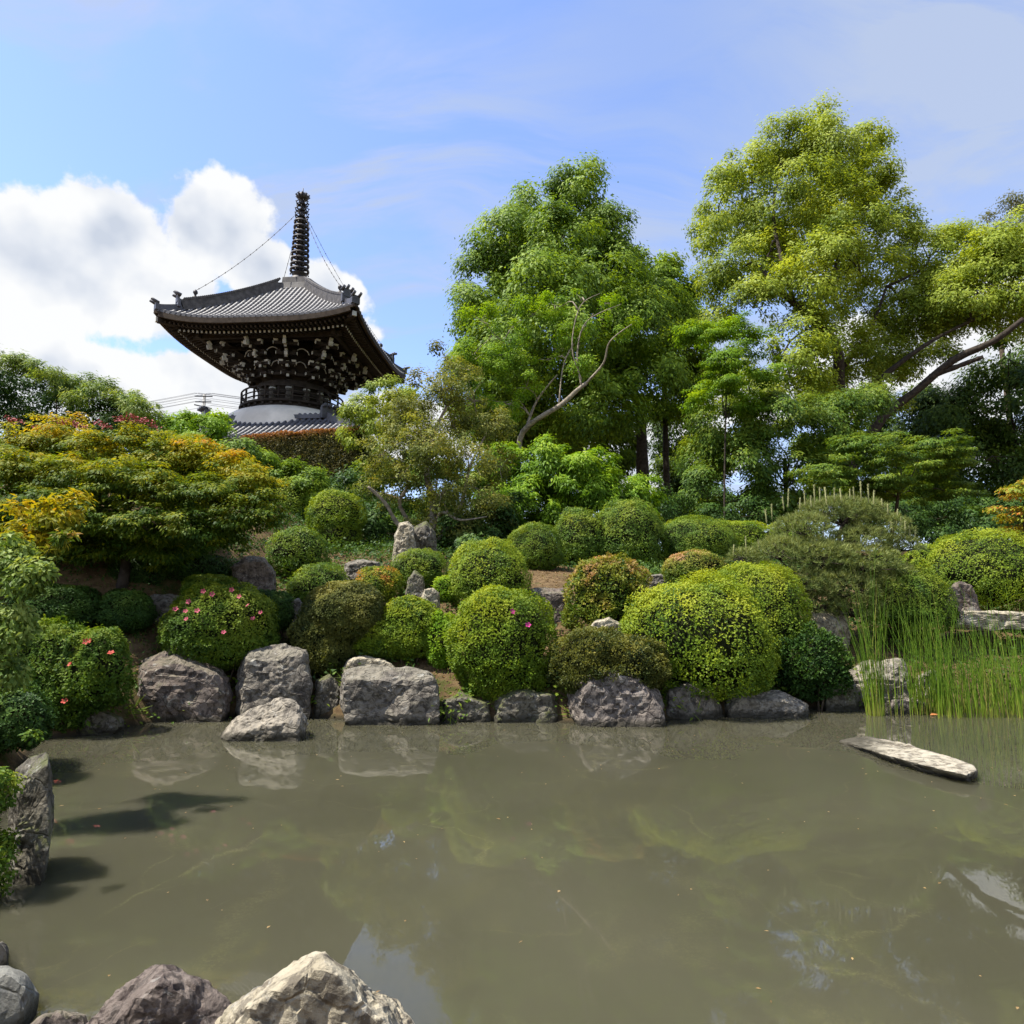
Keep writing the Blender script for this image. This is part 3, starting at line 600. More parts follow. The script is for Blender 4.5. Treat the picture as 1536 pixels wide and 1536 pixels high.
        a2 = a+R(15); d2 = np.array([math.cos(a2), math.sin(a2), 0]); s2 = np.array([-d2[1], d2[0], 0]); ar = MB()
        for rr, zz, w in ((2.0, 12.45, .26), (2.5, 12.90, .30)):
            ar.tube([d2*rr+s2*x*w+z1*(Z(zz)+.16*(1-abs(x)**1.6)-.10*(abs(x) > .99)) for x in (-1, -.7, -.35, 0, .35, .7, 1)], .026, 5)
        ar.build('arched_strut', TIP, t, True)
    # ---- balcony
    q = MB(); q.lathe([(1.5, Z(10.43)), (2.30, Z(10.43)), (2.30, Z(10.53)), (2.24, Z(10.53)), (2.24, Z(10.62)), (2.42, Z(10.62)), (2.42, Z(10.72)), (1.4, Z(10.75))], 48, smooth=False); q.build('balcony_deck', WOOD, t, True)
    bk = MB()
    for i in range(36):
        a = R(i*10); d = np.array([math.cos(a), math.sin(a), 0]); bk.box(d*2.30+[0, 0, Z(10.55)], (.16, .12, .09), a)
    bk.build('deck_blocks', WOOD, t, True)
    for zz, rr, h in ((10.90, 2.36, .05), (11.11, 2.36, .045), (11.35, 2.37, .06)):
        q = MB(); q.lathe([(rr-h, Z(zz)-h/2), (rr, Z(zz)-h/2), (rr, Z(zz)+h/2), (rr-h, Z(zz)+h/2), (rr-h, Z(zz)-h/2)], 56, smooth=False); q.build('balcony_rail', WOOD, t, True)
    for i in range(24):
        a = R(i*15+7); d = np.array([math.cos(a), math.sin(a), 0]); q = MB(); q.box(d*2.335+[0, 0, Z(10.72)+.32], (.07, .07, .66 if i % 2 else .5), a); q.build('balcony_post', WOOD, t, True)
    # ---- plaster drum, lower roof and lower storey
    q = MB(); q.lathe([(2.1, Z(10.47)), (2.36, Z(10.42)), (2.75, Z(10.26)), (3.08, Z(10.02)), (3.2, Z(9.75)), (3.25, Z(9.3)), (3.25, Z(8.8))], 48); q.build('plaster_drum', PLAS, t, True)
    s2 = 5.05; srf2 = roof(s2, 2.75, Z(8.25), Z(9.6), .35, 1.15, .25, .28, '', TILED)
    for k in range(4):
        r = MB(); tt = np.linspace(.05, .95, 10); P = hip(k, tt, 2.75, s2, srf2, .14)
        for i in range(9): r.bar(P[i], P[i+1], .28, .34)
        r.build('hip_ridge', TILED, t, True); o = MB(); e = hip(k, np.array([.0]), 2.75, s2, srf2, 0)[0]; dv = nrm(e*[1, 1, 0]); sd = np.array([-dv[1], dv[0], 0])
        o.bar(e-dv*.1+[0, 0, .25], e+dv*.12+[0, 0, .25], .62, .50)
        for x in (-.24, 0, .24): o.tube([e+sd*x+[0, 0, .5], e+sd*x+dv*.3+[0, 0, .56]], [.09, .08], 7)
        o.build('ridge_end_tile', TILED, t, True)
        r = MB(); a, b2 = rot(np.array([-2.8, -2.78, Z(9.7)]), k), rot(np.array([2.8, -2.78, Z(9.7)+.002*k]), k); r.bar(a, b2, .26, .18)
        for i in range(24):
            f = (i+.5)/24; q_ = a*(1-f)+b2*f; r.lathe([(.075, .0), (.075, .06), (.001, .10)], 6, c=q_+[0, 0, .09])
        r.build('top_ridge', TILED, t, True)
        fa = MB(); u = np.linspace(-1, 1, 13); A = rot(srf2(u*(s2-.05), 1., -.14), k)
        for i in range(12): fa.bar(A[i], A[i+1], .12, .22)
        fa.build('eave_fascia', WOOD, t, True)
        w = MB(); a, b2 = rot(np.array([-3.1, -3.1, 0]), k), rot(np.array([3.1, -3.1, 0]), k); m = (a+b2)/2+[0, 0, Z(8.2)/2]
        w.bar(a+[0, 0, Z(8.2)/2+.3], b2+[0, 0, Z(8.2)/2+.3], .16, Z(8.2)+.2); w.build('lower_wall', PLAS, t, True)
        for f in (0, .33, .67):
            q_ = a*(1-f)+b2*f; w = MB(); w.tube([q_+[0, 0, -.3], q_+[0, 0, Z(8.4)]], .17, 10); w.build('lower_post', WOOD, t, True)
        d = MB(); c = rot(np.array([0, -3.23, Z(8.2)/2]), k); d.box(c, (1.7, .10, 1.9) if k % 2 == 0 else (.10, 1.7, 1.9)); d.build('door', WOOD, t, True)
    # ---- finial
    fb = MB(); fb.box((0, 0, Z(16.86)), (1.62, 1.62, .34), taper=.92); fb.box((0, 0, Z(17.14)), (1.22, 1.22, .50), taper=.95); fb.build('finial_base', RIDGE, t, True)
    fi = MB(); fi.lathe([(.48, Z(17.36)), (.46, Z(17.50)), (.34, Z(17.62)), (.20, Z(17.68)), (.20, Z(17.74)), (.38, Z(17.80)), (.36, Z(17.84)), (.12, Z(17.88)), (.11, Z(20.8)), (.07, Z(21.9)), (.001, Z(21.95))], 20)
    f = fi.build('finial', BRONZE, t, True)
    for i in range(10):
        z = Z(17.98+i*.285); r_ = .46-.011*i; q = MB(); q.lathe([(r_-.10, z-.03), (r_, z-.055), (r_+.02, z), (r_, z+.055), (r_-.10, z+.03), (r_-.10, z-.03)], 24)
        q.lathe([(.09, z-.05), (.20, z-.07), (.20, z+.07), (.09, z+.05)], 14)
        for k in range(8):
            a = k*math.pi/4; d = np.array([math.cos(a), math.sin(a), 0]); q.bar(d*.15+[0, 0, z], d*(r_-.05)+[0, 0, z], .05, .05); q.lathe([(.001, .0), (.035, .0), (.03, .07), (.001, .08)], 6, c=d*(r_+.0)+[0, 0, z-.15])
        q.build('ring', BRONZE, f, True)
    for i in range(3):
        z = Z(20.92+i*.33); q = MB(); r_ = .30-.02*i; q.lathe([(.08, z-.10), (.16, z-.04), (.13, z+.06), (.08, z+.10)], 12)
        for k in range(8):
            a = k*math.pi/4+i*.3; d = np.array([math.cos(a), math.sin(a), 0]); q.tube([d*.1+[0, 0, z-.1], d*r_+[0, 0, z-.07], d*(r_+.05)+[0, 0, z+.07], d*(r_-.08)+[0, 0, z+.14]], [.04, .045, .04, .015], 5)
        q.build('leaf_tier', BRONZE, f, True)
    q = MB(); q.lathe([(.06, Z(21.80)), (.26, Z(21.84)), (.28, Z(21.98)), (.20, Z(22.10)), (.08, Z(22.16)), (.025, Z(22.24)), (.02, Z(22.42)), (.001, Z(22.44))], 16)
    for k in range(10):
        a = k*math.pi/5; d = np.array([math.cos(a), math.sin(a), 0]); q.tube([d*.2+[0, 0, Z(21.85)], d*.34+[0, 0, Z(22.0)], d*.22+[0, 0, Z(22.14)]], [.04, .045, .01], 4)
    q.build('jewel', BRONZE, f, True)
pagoda()

# ------------------------------------------------------------------ utility pole and wires far behind
def utility():
    CONC = plain('weathered_concrete', (.36, .35, .33), .9, .2, .15, 3); STEEL = plain('dark_galvanised_steel', (.10, .10, .11), .6); CER = plain('brown_ceramic', (.10, .06, .05), .4)
    top = at(307, 591, 36.); g0 = float(ground(top[0], top[1], False)); t = thing('utility_pole', 'grey concrete utility pole with crossarms far behind the maple', 'utility pole', (top[0], top[1], g0))
    m = MB(); m.tube([(top[0], top[1], g0-.3), tuple(top)], [.26, .18], 12); m.build('pole', CONC, t); ends = []
    for k, (dz, w) in enumerate(((-.35, 1.0), (-1.05, .9), (-1.65, 1.0))):
        c = top+[0, 0, dz]; a = np.array([math.cos(.5), math.sin(.5)*.9, .12*(1 if k < 2 else -1)]); m = MB(); m.bar(c-a*w+[0, -.2, 0], c+a*w+[0, -.2, 0], .10, .12); arm = m.build('crossarm', STEEL, t)
        for f in (-1, -.55, .55, 1):
            q = c+a*w*f+[0, -.2, .1]; n = MB(); n.lathe([(.05, 0), (.11, .03), (.06, .10), (.11, .13), (.06, .2), (.11, .23), (.03, .32)], 8, c=q); n.build('insulator', CER, arm)
            if abs(f) == 1 or k == 0: ends.append(q+[0, 0, .3])
    w = MB()
    for q in ends:
        for dx, dy, dz in ((-46, 8, -3.), (52, 10, -2.)):
            e = q+np.array([dx, dy, dz]); f = np.linspace(0, 1, 18)[:, None]; P = q*(1-f)+e*f-np.array([0, 0, 1])*f*(1-f)*3.; w.tube(P, .022, 4)
    o = w.build('overhead_wires', STEEL); tag(o, 'thin black overhead wires running from the utility pole', 'wires')
utility()

# ------------------------------------------------------------------ rocks
def rock(label, sil, Y, depth, m='grey', front=None, group='rocks of the pond garden', rough=1., name='rock', back=.72, foot=.25, fs=.80, seed=None, sub=5, world=None, cuts=22):
    sil = [tuple(p) for p in sil]; cx = np.mean([p[0] for p in sil]); cy = np.mean([p[1] for p in sil]); pts = []
    dY = [p[2] if len(p) > 2 else 0. for p in sil]; sil = [p[:2] for p in sil]
    for p, dy in zip(sil, dY): pts.append(at(p[0], p[1], Y+dy+depth*.42))
    if front: pts += [at(p[0], p[1], Y+(p[2] if len(p) > 2 else 0)) for p in front]
    else: pts += [at(cx+(x-cx)*fs, cy+(y-cy)*fs, Y+dy) for (x, y), dy in zip(sil, dY)]
    for (x, y), dy in zip(sil, dY):
        pts.append(at(cx+(x-cx)*back, cy+(y-cy)*back, Y+dy+depth))
    if world is not None: pts = world
    pts = np.array(pts); lo = pts[:, 2].min(); low = pts[pts[:, 2] < lo+.35*(np.ptp(pts[:, 2]))].copy(); low[:, 2] = lo-foot; pts = np.concatenate([pts, low])
    c = (pts.min(0)+pts.max(0))/2; sc = np.maximum(np.ptp(pts, axis=0)/2, .02); Q = (pts-c)/sc
    bm = bmesh.new(); 
    for q in Q: bm.verts.new(q)
    bmesh.ops.convex_hull(bm, input=bm.verts[:]); bm.faces.ensure_lookup_table(); bm.normal_update()
    pn = np.array([f.normal[:] for f in bm.faces]); pd = np.array([f.normal.dot(f.verts[0].co) for f in bm.faces]); bm.free(); ok = pd > .02; pn, pd = pn[ok], pd[ok]
    bm = bmesh.new(); bmesh.ops.create_icosphere(bm, subdivisions=sub, radius=1.0); D = np.array([v.co[:] for v in bm.verts]); F = np.array([[v.index for v in f.verts] for f in bm.faces]); bm.free()
    dn = D@pn.T; rr = np.where(dn > 1e-3, pd/np.maximum(dn, 1e-3), 50.); pn2 = rdir(cuts); pd2 = rng.uniform(.80, 1.05, cuts); pn = np.concatenate([pn, pn2*[1, 1, .8]]); pd = np.concatenate([pd, pd2]); kk = 60.; r = (np.exp(-kk*np.minimum(rr, 3)).sum(1)); r = -np.log(r)/kk; r = np.maximum(r, .1)
    V = D*r[:, None]*sc; sd = rng.random(3)*90; big = (sc.prod())**(1/3.)
    U = V/big; w1 = fbm(U*1.3+sd, 4); w2 = fbm(U*4.2+sd+7, 4, .6); ridge = 1-np.abs(fbm(U*np.array([2.2, 2.2, 3.6])+sd+21, 3)); cut = np.clip(ridge-.80, 0, 1)*2.2
    cell = np.floor(fbm(U*1.7+sd+40, 2)*4)/4
    disp = (.05*w1+.028*w2+.075*cell-.12*cut)*rough*big
    V = V*(1+disp/np.maximum(np.linalg.norm(V, axis=1), .05))[:, None]+c
    o = MB().add(V, F, 0, .5, False); b = o.build(name, RM[m]); b.location = tuple(c); b.data.transform(Matrix.Translation(-Vector(c)))
    return tag(b, label, 'rock', group)
SH = 'rocks along the pond shore'; SL = 'rocks set among the azaleas'; NR = 'rocks on the near bank'
rock('broad pinkish grey shore rock under the azalea with pink flowers', [(175, 1080), (195, 1020), (215, 987), (262, 971), (300, 980), (335, 1003), (352, 1035), (345, 1060), (270, 1078)], 10.5, 1.1, 'pink', [(200, 1083), (222, 1010), (265, 995), (320, 1015), (335, 1062)], SH)
rock('upright dark grey rock at the left end of the shore gap', [(355, 1045), (362, 985), (385, 965), (432, 960), (462, 972), (470, 1040), (430, 1052)], 10.7, .9, 'grey', [(360, 1050), (372, 992), (455, 985), (468, 1046)], SH)
rock('grey rock standing alone in the water at the left, its top sloping up rightwards', [(332, 1100), (350, 1080), (390, 1056), (420, 1046), (448, 1050), (464, 1082), (440, 1098), (360, 1111)], 9.15, .75, 'pale', [(340, 1106), (395, 1090), (450, 1085), (445, 1100), (370, 1111)], 'rocks standing in the pond')
rock('big square shore rock with a pale flat top and dark cracked face', [(508, 1040), (512, 1005), (560, 996), (640, 1003), (655, 1022), (663, 1078), (600, 1088), (525, 1082)], 10.25, 1.15, 'grey', [(515, 1062), (520, 1022), (585, 1022), (650, 1018), (662, 1078), (600, 1090), (530, 1085)], SH)
rock('low tan rock lying on the back of the big square shore rock', [(512, 1006), (520, 988), (545, 983), (580, 988), (594, 1000), (570, 1008)], 11.2, .5, 'tan', None, SH)
rock('ribbed purplish shore rock under the overhanging juniper', [(858, 1085), (850, 1040), (870, 1000), (915, 985), (960, 1000), (995, 1035), (1000, 1088), (930, 1096)], 10.15, 1.1, 'purple', [(868, 1086), (880, 1030), (920, 1010), (970, 1030), (995, 1088), (930, 1096)], SH)
rock('long low grey rock under the largest azalea dome at the water', [(1082, 1062), (1090, 1042), (1120, 1031), (1180, 1034), (1213, 1055), (1214, 1070), (1160, 1077)], 10.9, .9, 'pale', [(1090, 1068), (1110, 1050), (1180, 1052), (1210, 1066), (1150, 1077)], SH)
rock('pinkish boulder with a flat sunlit top right of the azalea domes', [(1203, 955), (1205, 915), (1240, 911), (1272, 918), (1275, 950), (1240, 966)], 13.1, .9, 'tan', [(1208, 958), (1212, 930), (1250, 932), (1268, 958)], SL)
rock('large pale whitish rock behind the left reed clump', [(1250, 1055), (1262, 1005), (1300, 988), (1355, 988), (1370, 1010), (1375, 1058), (1300, 1064)], 11.9, 1.0, 'pale', [(1262, 1060), (1285, 1020), (1340, 1012), (1368, 1058)], SH)
rock('small mossy rock at the foot of the pale whitish rock', [(1232, 1058), (1238, 1030), (1262, 1018), (1285, 1030), (1290, 1058)], 11.5, .5, 'mossy', None, SH)
rock('half hidden pale rock seen through the reeds', [(1368, 1045), (1375, 1012), (1400, 1003), (1415, 1020), (1416, 1050)], 12.0, .6, 'pale', None, SH)
def onz(px, py, z): d = ray(px, py); return np.array([0, 0, EYE])+d*((z-EYE)/d[2])
rock('long flat pale slab floating diagonally in the pond at the right', [(0, 0), (1, 0), (0, 1)], 7.2, .3, 'slab', None, 'rocks standing in the pond', .95, sub=6, world=[onz(1258, 1113, .0), onz(1330, 1147, -.1), onz(1395, 1166, -.1), onz(1452, 1177, -.1), onz(1467, 1167, -.1), onz(1262, 1111, .03), onz(1325, 1131, .10), onz(1390, 1149, .12), onz(1450, 1162, .12), onz(1467, 1156, .11), onz(1300, 1105, .05), onz(1360, 1117, .11), onz(1430, 1137, .13), onz(1462, 1149, .12), onz(1300, 1103, -.1), onz(1440, 1140, -.1)], foot=.1)
rock('tall pointed standing stone behind the small domes', [(588, 838), (592, 800), (598, 783), (612, 779), (622, 790), (628, 838)], 15.1, .5, 'tan', None, SL)
rock('dark standing stone against the back of the pale pointed one', [(612, 838), (616, 790), (640, 779), (655, 800), (658, 838)], 15.4, .4, 'mossy', None, SL)
rock('grey block behind the small orange tipped dome', [(515, 868), (517, 845), (540, 839), (568, 843), (575, 868)], 13.9, .6, 'grey', None, SL)
rock('small tilted brown stone right of the orange tipped dome', [(606, 898), (612, 865), (622, 855), (636, 862), (640, 898)], 12.9, .4, 'mossy', None, SL)
rock('small cream stone beside the tilted brown stone', [(630, 900), (636, 883), (650, 880), (660, 890), (660, 905)], 12.7, .35, 'tan', None, SL)
rock('rounded dark grey boulder under the right edge of the maple', [(345, 880), (350, 848), (370, 834), (398, 836), (417, 858), (412, 882), (380, 888)], 12.6, .7, 'pink', None, SL)
rock('flat topped grey block behind the azalea with pink flowers', [(222, 930), (224, 893), (258, 889), (296, 892), (298, 925), (260, 938)], 11.9, .7, 'grey', [(230, 935), (234, 905), (290, 905), (290, 935)], SL)
rock('small pointed pale stone between the round dome and the loose bronze bush', [(874, 948), (890, 932), (915, 924), (930, 935), (935, 955), (900, 960)], 11.5, .5, 'tan', None, SL)
rock('squared retaining stone under the sandy terrace', [(783, 945), (785, 886), (800, 880), (846, 882), (850, 945), (815, 950)], 13.2, .6, 'pink', [(785, 948), (788, 892), (846, 892), (848, 948)], SL, .6)
rock('flat stepping stone on the terrace behind the loose bronze bush', [(968, 872), (972, 862), (995, 860), (1003, 868), (990, 876)], 14.5, .6, 'grey', None, SL, .6)
rock('leaning pinkish rock beneath the right hand clipped hedge', [(1412, 915), (1420, 880), (1440, 868), (1462, 880), (1475, 918)], 13.4, .6, 'pink', None, SL, 1.5)
rock('long flat pale slab behind the right hand reeds', [(1428, 936), (1440, 915), (1480, 918), (1530, 918), (1570, 925), (1570, 945), (1480, 945)], 13.0, .7, 'tan', None, SL, 1.4, foot=.0)
rock('narrow dark rock at the water between square rock and round azalea', [(655, 1085), (662, 1050), (690, 1040), (735, 1050), (745, 1084), (700, 1088)], 10.5, .8, 'mossy', None, SH)
rock('low shaded rock at the water below the round azalea with magenta flowers', [(735, 1082), (745, 1045), (790, 1030), (835, 1040), (850, 1080), (790, 1088)], 10.45, .8, 'mossy', None, SH)
rock('shaded rock at the water between ribbed rock and long low rock', [(990, 1075), (995, 1030), (1030, 1020), (1070, 1035), (1085, 1068), (1040, 1075)], 10.75, .8, 'grey', None, SH)
rock('shaded rock at the waterline under the dark azalea bank at the far left', [(80, 1110), (95, 1065), (140, 1055), (185, 1075), (190, 1090), (130, 1104)], 9.6, .8, 'mossy', None, SH)
rock('small shaded rock in the gap left of the square shore rock', [(468, 1050), (474, 1020), (495, 1010), (512, 1030), (512, 1056), (490, 1058)], 10.9, .5, 'mossy', None, SH)
rock('tiny grey stone beside the small dark dome under the maple', [(432, 918), (436, 900), (448, 896), (456, 908), (455, 922)], 12.3, .3, 'grey', None, SL, sub=4)
rock('small warm stone at the left edge of the olive dome', [(448, 930), (452, 912), (466, 905), (476, 915), (474, 932)], 12.0, .3, 'pink', None, SL, sub=4)
rock('low rock at the foot of the reeds seen through the stems', [(1330, 1066), (1338, 1050), (1370, 1046), (1395, 1056), (1398, 1066)], 11.3, .4, 'purple', None, SH, sub=4)
rock('tall weathered post shaped rock on the left bank', [(8, 1340), (12, 1230), (22, 1150), (46, 1128), (72, 1122), (79, 1150), (78, 1262), (60, 1305), (38, 1335)], 4.75, .4, 'mossy', [(20, 1335), (26, 1200), (48, 1160), (72, 1150), (74, 1265), (52, 1320)], NR, .8, sub=6)
rock('smooth round grey boulder at the lower left corner', [(-50, 1470), (-20, 1446), (15, 1440), (45, 1455), (62, 1490), (55, 1525), (20, 1550), (-40, 1560)], 3.15, .5, 'smooth', None, NR, .35, fs=.62)
rock('small grey stone behind the smooth round boulder', [(-30, 1440), (-20, 1418), (5, 1410), (14, 1425), (14, 1442)], 3.6, .3, 'grey', None, NR, sub=4)
rock('low brown stone between the round boulder and the purple brown rock', [(35, 1548), (60, 1520), (95, 1511), (130, 1520), (140, 1550), (80, 1570)], 2.95, .35, 'pink', None, NR, .7)
rock('purple brown rock with a dark ridge on the near bank', [(105, 1560), (150, 1508), (195, 1475), (235, 1445), (270, 1452), (315, 1482), (345, 1508), (335, 1570), (220, 1600)], 2.75, .55, 'brown', [(120, 1580), (210, 1500), (250, 1470), (300, 1520), (330, 1580)], NR, .9, sub=6, cuts=2)
rock('rough pale cream rock with a peaked top on the near bank', [(312, 1550), (345, 1507), (420, 1478), (455, 1447), (482, 1428), (505, 1440), (545, 1478), (600, 1505), (640, 1560), (600, 1640), (330, 1640)], 2.5, .6, 'tan', [(330, 1600), (360, 1530), (440, 1500), (485, 1450), (560, 1520), (620, 1600)], NR, 1.0, sub=6, cuts=0, fs=.88)

# ------------------------------------------------------------------ clipped azaleas and other low shrubs
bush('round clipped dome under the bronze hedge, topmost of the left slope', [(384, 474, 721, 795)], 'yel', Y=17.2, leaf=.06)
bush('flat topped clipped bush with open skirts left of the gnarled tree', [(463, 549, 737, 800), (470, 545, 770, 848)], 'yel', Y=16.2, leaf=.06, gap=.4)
bush('clipped dome directly below the topmost left dome', [(403, 493, 790, 862)], 'mid', Y=14.6, leaf=.055)
bush('wide shaded dark dome under the maple', [(138, 256, 837, 888)], 'dark', Y=12.4)
bush('shaded dark dome left of the dark grey boulder', [(246, 347, 832, 872)], 'dark', Y=12.9)
bush('small low dome above the azalea with pink flowers', [(278, 356, 863, 893)], 'mid', Y=12.0)
bush('large low dark green dome at the far left', [(15, 148, 879, 950)], 'dark', Y=10.6)
bush('small dark dome left of the flat topped grey block', [(148, 230, 886, 945)], 'dark', Y=11.1)
bush('clipped azalea with pink flowers above the broad pinkish shore rock', [(256, 418, 880, 1000)], 'mid', Y=10.85, key='pink', tip_sun=.6)
bush('small dark dome right of the azalea with pink flowers', [(370, 442, 886, 945)], 'dark', Y=12.0)
bush('clipped dome left of the grey block', [(433, 526, 847, 912)], 'mid', Y=12.9)
bush('small dome with orange new leaves on its right side', [(535, 604, 851, 900)], 'orange', Y=12.9, tip_sun=.5)
bush('green dome in front of the standing stones', [(588, 673, 825, 878)], 'mid', Y=14.0, bias=.05)
bush('large olive dome spilling left down to the shore gap', [(455, 586, 874, 960), (437, 540, 908, 1010)], 'olive', Y=11.4, tip_sun=.3)
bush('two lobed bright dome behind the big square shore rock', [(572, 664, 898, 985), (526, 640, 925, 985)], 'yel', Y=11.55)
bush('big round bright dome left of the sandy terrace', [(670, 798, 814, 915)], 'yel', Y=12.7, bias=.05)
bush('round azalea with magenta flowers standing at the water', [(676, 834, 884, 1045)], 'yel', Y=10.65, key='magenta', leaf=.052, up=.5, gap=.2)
bush('clipped dark green dome at the back of the sandy terrace', [(760, 844, 787, 853)], 'mid', Y=15.6)
bush('long clipped mass of merged domes behind the terrace', [(824, 915, 764, 848), (880, 1000, 750, 852)], 'mid', Y=16.4, leaf=.055, up=.9)
bush('low clipped dome at the right end of the merged domes', [(978, 1102, 775, 846)], 'mid', Y=16.6, leaf=.055, up=.9)
bush('pale clipped hedge top behind the pine', [(1042, 1160, 783, 830), (1130, 1230, 785, 830)], 'yel', Y=18.5, leaf=.06)
bush('loose bush with bronze new shoots in the middle of the terrace', [(846, 970, 834, 950)], 'pink', Y=12.0, leaf=.06, gap=.45, rough=1.6, tip_sun=.5, up=.4)
bush('pinkish tipped dome on the terrace beside the stepping stone', [(993, 1087, 826, 874)], 'pink', Y=13.9, tip_sun=.5)
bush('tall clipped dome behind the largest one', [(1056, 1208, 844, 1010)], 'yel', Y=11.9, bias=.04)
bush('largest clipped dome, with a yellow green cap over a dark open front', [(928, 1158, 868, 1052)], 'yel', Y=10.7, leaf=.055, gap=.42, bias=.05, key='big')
bush('spreading grey green juniper draped over the ribbed rock', [(826, 950, 946, 1040), (890, 1000, 955, 1035)], 'olive', Y=10.35, leaf=.045, gap=.3, rough=1.5, group='', name='juniper', up=.3)
bush('dark ferny shrub at the water below the flat topped boulder', [(1158, 1262, 945, 1046)], 'dark', Y=11.4, leaf=.075, gap=.35, rough=1.7, group='', name='low_shrub', up=.3)
bush('shaded dome under the right skirts of the pine', [(1288, 1418, 848, 950)], 'mid', Y=12.9)
bush('small yellow green dome between the pine and the right hand hedge', [(1305, 1352, 823, 858)], 'yel', Y=15.2, stems=False)
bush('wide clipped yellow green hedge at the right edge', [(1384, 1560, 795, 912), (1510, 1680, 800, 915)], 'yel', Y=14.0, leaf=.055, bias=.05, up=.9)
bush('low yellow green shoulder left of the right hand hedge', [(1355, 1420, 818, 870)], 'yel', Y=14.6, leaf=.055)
bush('dark azalea bank with coral flowers hanging over the water at the left', [(-110, 70, 950, 1095), (20, 130, 935, 1080), (90, 196, 945, 1062), (60, 150, 985, 1095)], 'mid', Y=9.35, key='coral', gap=.4, rough=2.0, bias=-.08)
bush('low dark shrub on the left bank above the post shaped rock', [(-130, 56, 1000, 1125), (-20, 74, 1040, 1125)], 'dark', Y=7.0, leaf=.045, gap=.3, rough=2.2, group='', name='low_shrub', stems=False)
bush('tuft of fresh green foliage left of the round azalea with magenta flowers', [(640, 690, 925, 1000)], 'lime', Y=11.5, leaf=.05, gap=.4, rough=1.8, group='', name='low_shrub', stems=False)
bush('small bright shrub beside the cream stone', [(650, 690, 865, 900)], 'lime', Y=12.9, leaf=.05, gap=.35, rough=1.8, group='', name='low_shrub', stems=False)
blossoms('pink', [(274, 916), (282, 928), (322, 886), (300, 890), (350, 883), (266, 910), (376, 903), (400, 918), (342, 945), (285, 897), (312, 884), (366, 892), (388, 930), (300, 912)], PETAL_P, .044)
blossoms('magenta', [(764, 915), (796, 940)], PETAL_M, .058)
blossoms('coral', [(135, 957), (144, 958), (113, 998), (60, 1054), (97, 1056), (40, 1030), (170, 975)], PETAL_R, .046)

# ------------------------------------------------------------------ trees
def gb(px, Y, py=760): p = at(px, py, Y); p[2] = ground(p[0], p[1]); return p
def mt(P, e):
    zn = np.clip((P[:, 2]-3.2)/2.3, 0, 1); o = fbm(P*np.array([.55, .55, .9])+3, 2); xr = np.clip((P[:, 0]+8.2)/5, 0, 1)
    return .15+.31*zn**1.2+.42*zn*xr*np.clip(o*1.4+.5, 0, 1)+.12*zn*np.clip(o+.1, 0, 1)+.10*np.clip(e[:, 2], 0, 1)
ML = lob(11.4, (-60, 705, 50, 0), (10, 682, 38, .9), (75, 672, 36, 1.1), (140, 680, 38, 1), (198, 668, 36, 1.2), (250, 680, 38, 1), (300, 686, 38, .9), (345, 700, 36, .6), (380, 726, 34, .4), (402, 752, 24, .2),
         (30, 712, 50, .2), (100, 716, 50, .1), (170, 722, 50, 0), (240, 732, 50, 0), (310, 742, 48, .1), (360, 776, 38, 0), (50, 764, 48, -.3), (130, 776, 50, -.3), (210, 786, 48, -.2), (290, 795, 45, -.1), (392, 776, 24, 0), (340, 806, 30, .2),
         (100, 690, 90, 1.6), (260, 720, 90, 1.6), (60, 800, 45, .2), (150, 815, 45, .4), (240, 822, 42, .5), (0, 790, 50, 0), zf=.8)
tree('maple', 'wide low maple with yellow green leaves tipped orange along the top', ML, 140000, .20, .072, 'maple', gb(190, 12.2), .11, BARKD, flat=.38, tint=mt, upb=1.2, wid=.5, droop=.15, shell=(.35, 1.), kd=4.5, auto=14, twigs=90, zmin=-.8)
SEED = plain('rose_seed_wings', (.40, .10, .10), .6); t_m = [o for o in COL.objects if o.name == 'maple'][0]
for (px, py) in [(15, 628), (28, 632), (92, 634), (100, 630), (112, 634), (125, 640), (160, 640), (178, 630), (186, 627), (200, 624), (205, 632), (212, 629), (222, 632), (60, 640), (148, 634), (232, 640)]:
    c = at(px, py, 12.4); sd = MB(); sd.leaves(c+rng.normal(size=(26, 3))*[.06, .06, .02], rdir(26)+[0, 0, 1], .06, .03, .1); sd.build('seed_cluster', SEED, t_m, kind='stuff')

tree('evergreen_tree', 'tall rounded glossy evergreen tree standing in the middle', lob(27, (868, 296, 40, 0), (806, 312, 40, 0), (765, 362, 48, -.5), (842, 370, 60, -1.5), (905, 350, 44, 0), (735, 432, 52, 0), (815, 450, 72, -2.6), (895, 430, 64, -2), (726, 480, 40, -1), (765, 540, 62, -2), (860, 530, 78, -3), (940, 500, 66, -1), (700, 458, 20, 0), (965, 570, 58, -1),
     (900, 615, 58, -2), (815, 610, 58, -1), (735, 600, 45, -1), (835, 400, 88, 3), (850, 550, 105, 3), (985, 470, 45, 1), (780, 330, 40, .5), (752, 395, 40, 0), (715, 470, 34, 0), (718, 520, 36, 0), (930, 395, 45, 0), (865, 275, 30, 0), (770, 640, 48, -.5), (830, 655, 46, -.5), (895, 655, 40, -.5), (725, 560, 46, 0), (955, 460, 40, 0), (790, 400, 60, 1), (870, 400, 60, 1), k=1.1), 205000, .70, .18, 'main', gb(963, 28, 740), .34, BARKD, paths=[([gb(963, 28, 740), at(963, 680, 28), at(955, 600, 28), at(900, 480, 28), at(860, 330, 27.5)], .33, .06)], droop=.45, wid=.46, auto=16, twigs=60, kd=2.1)
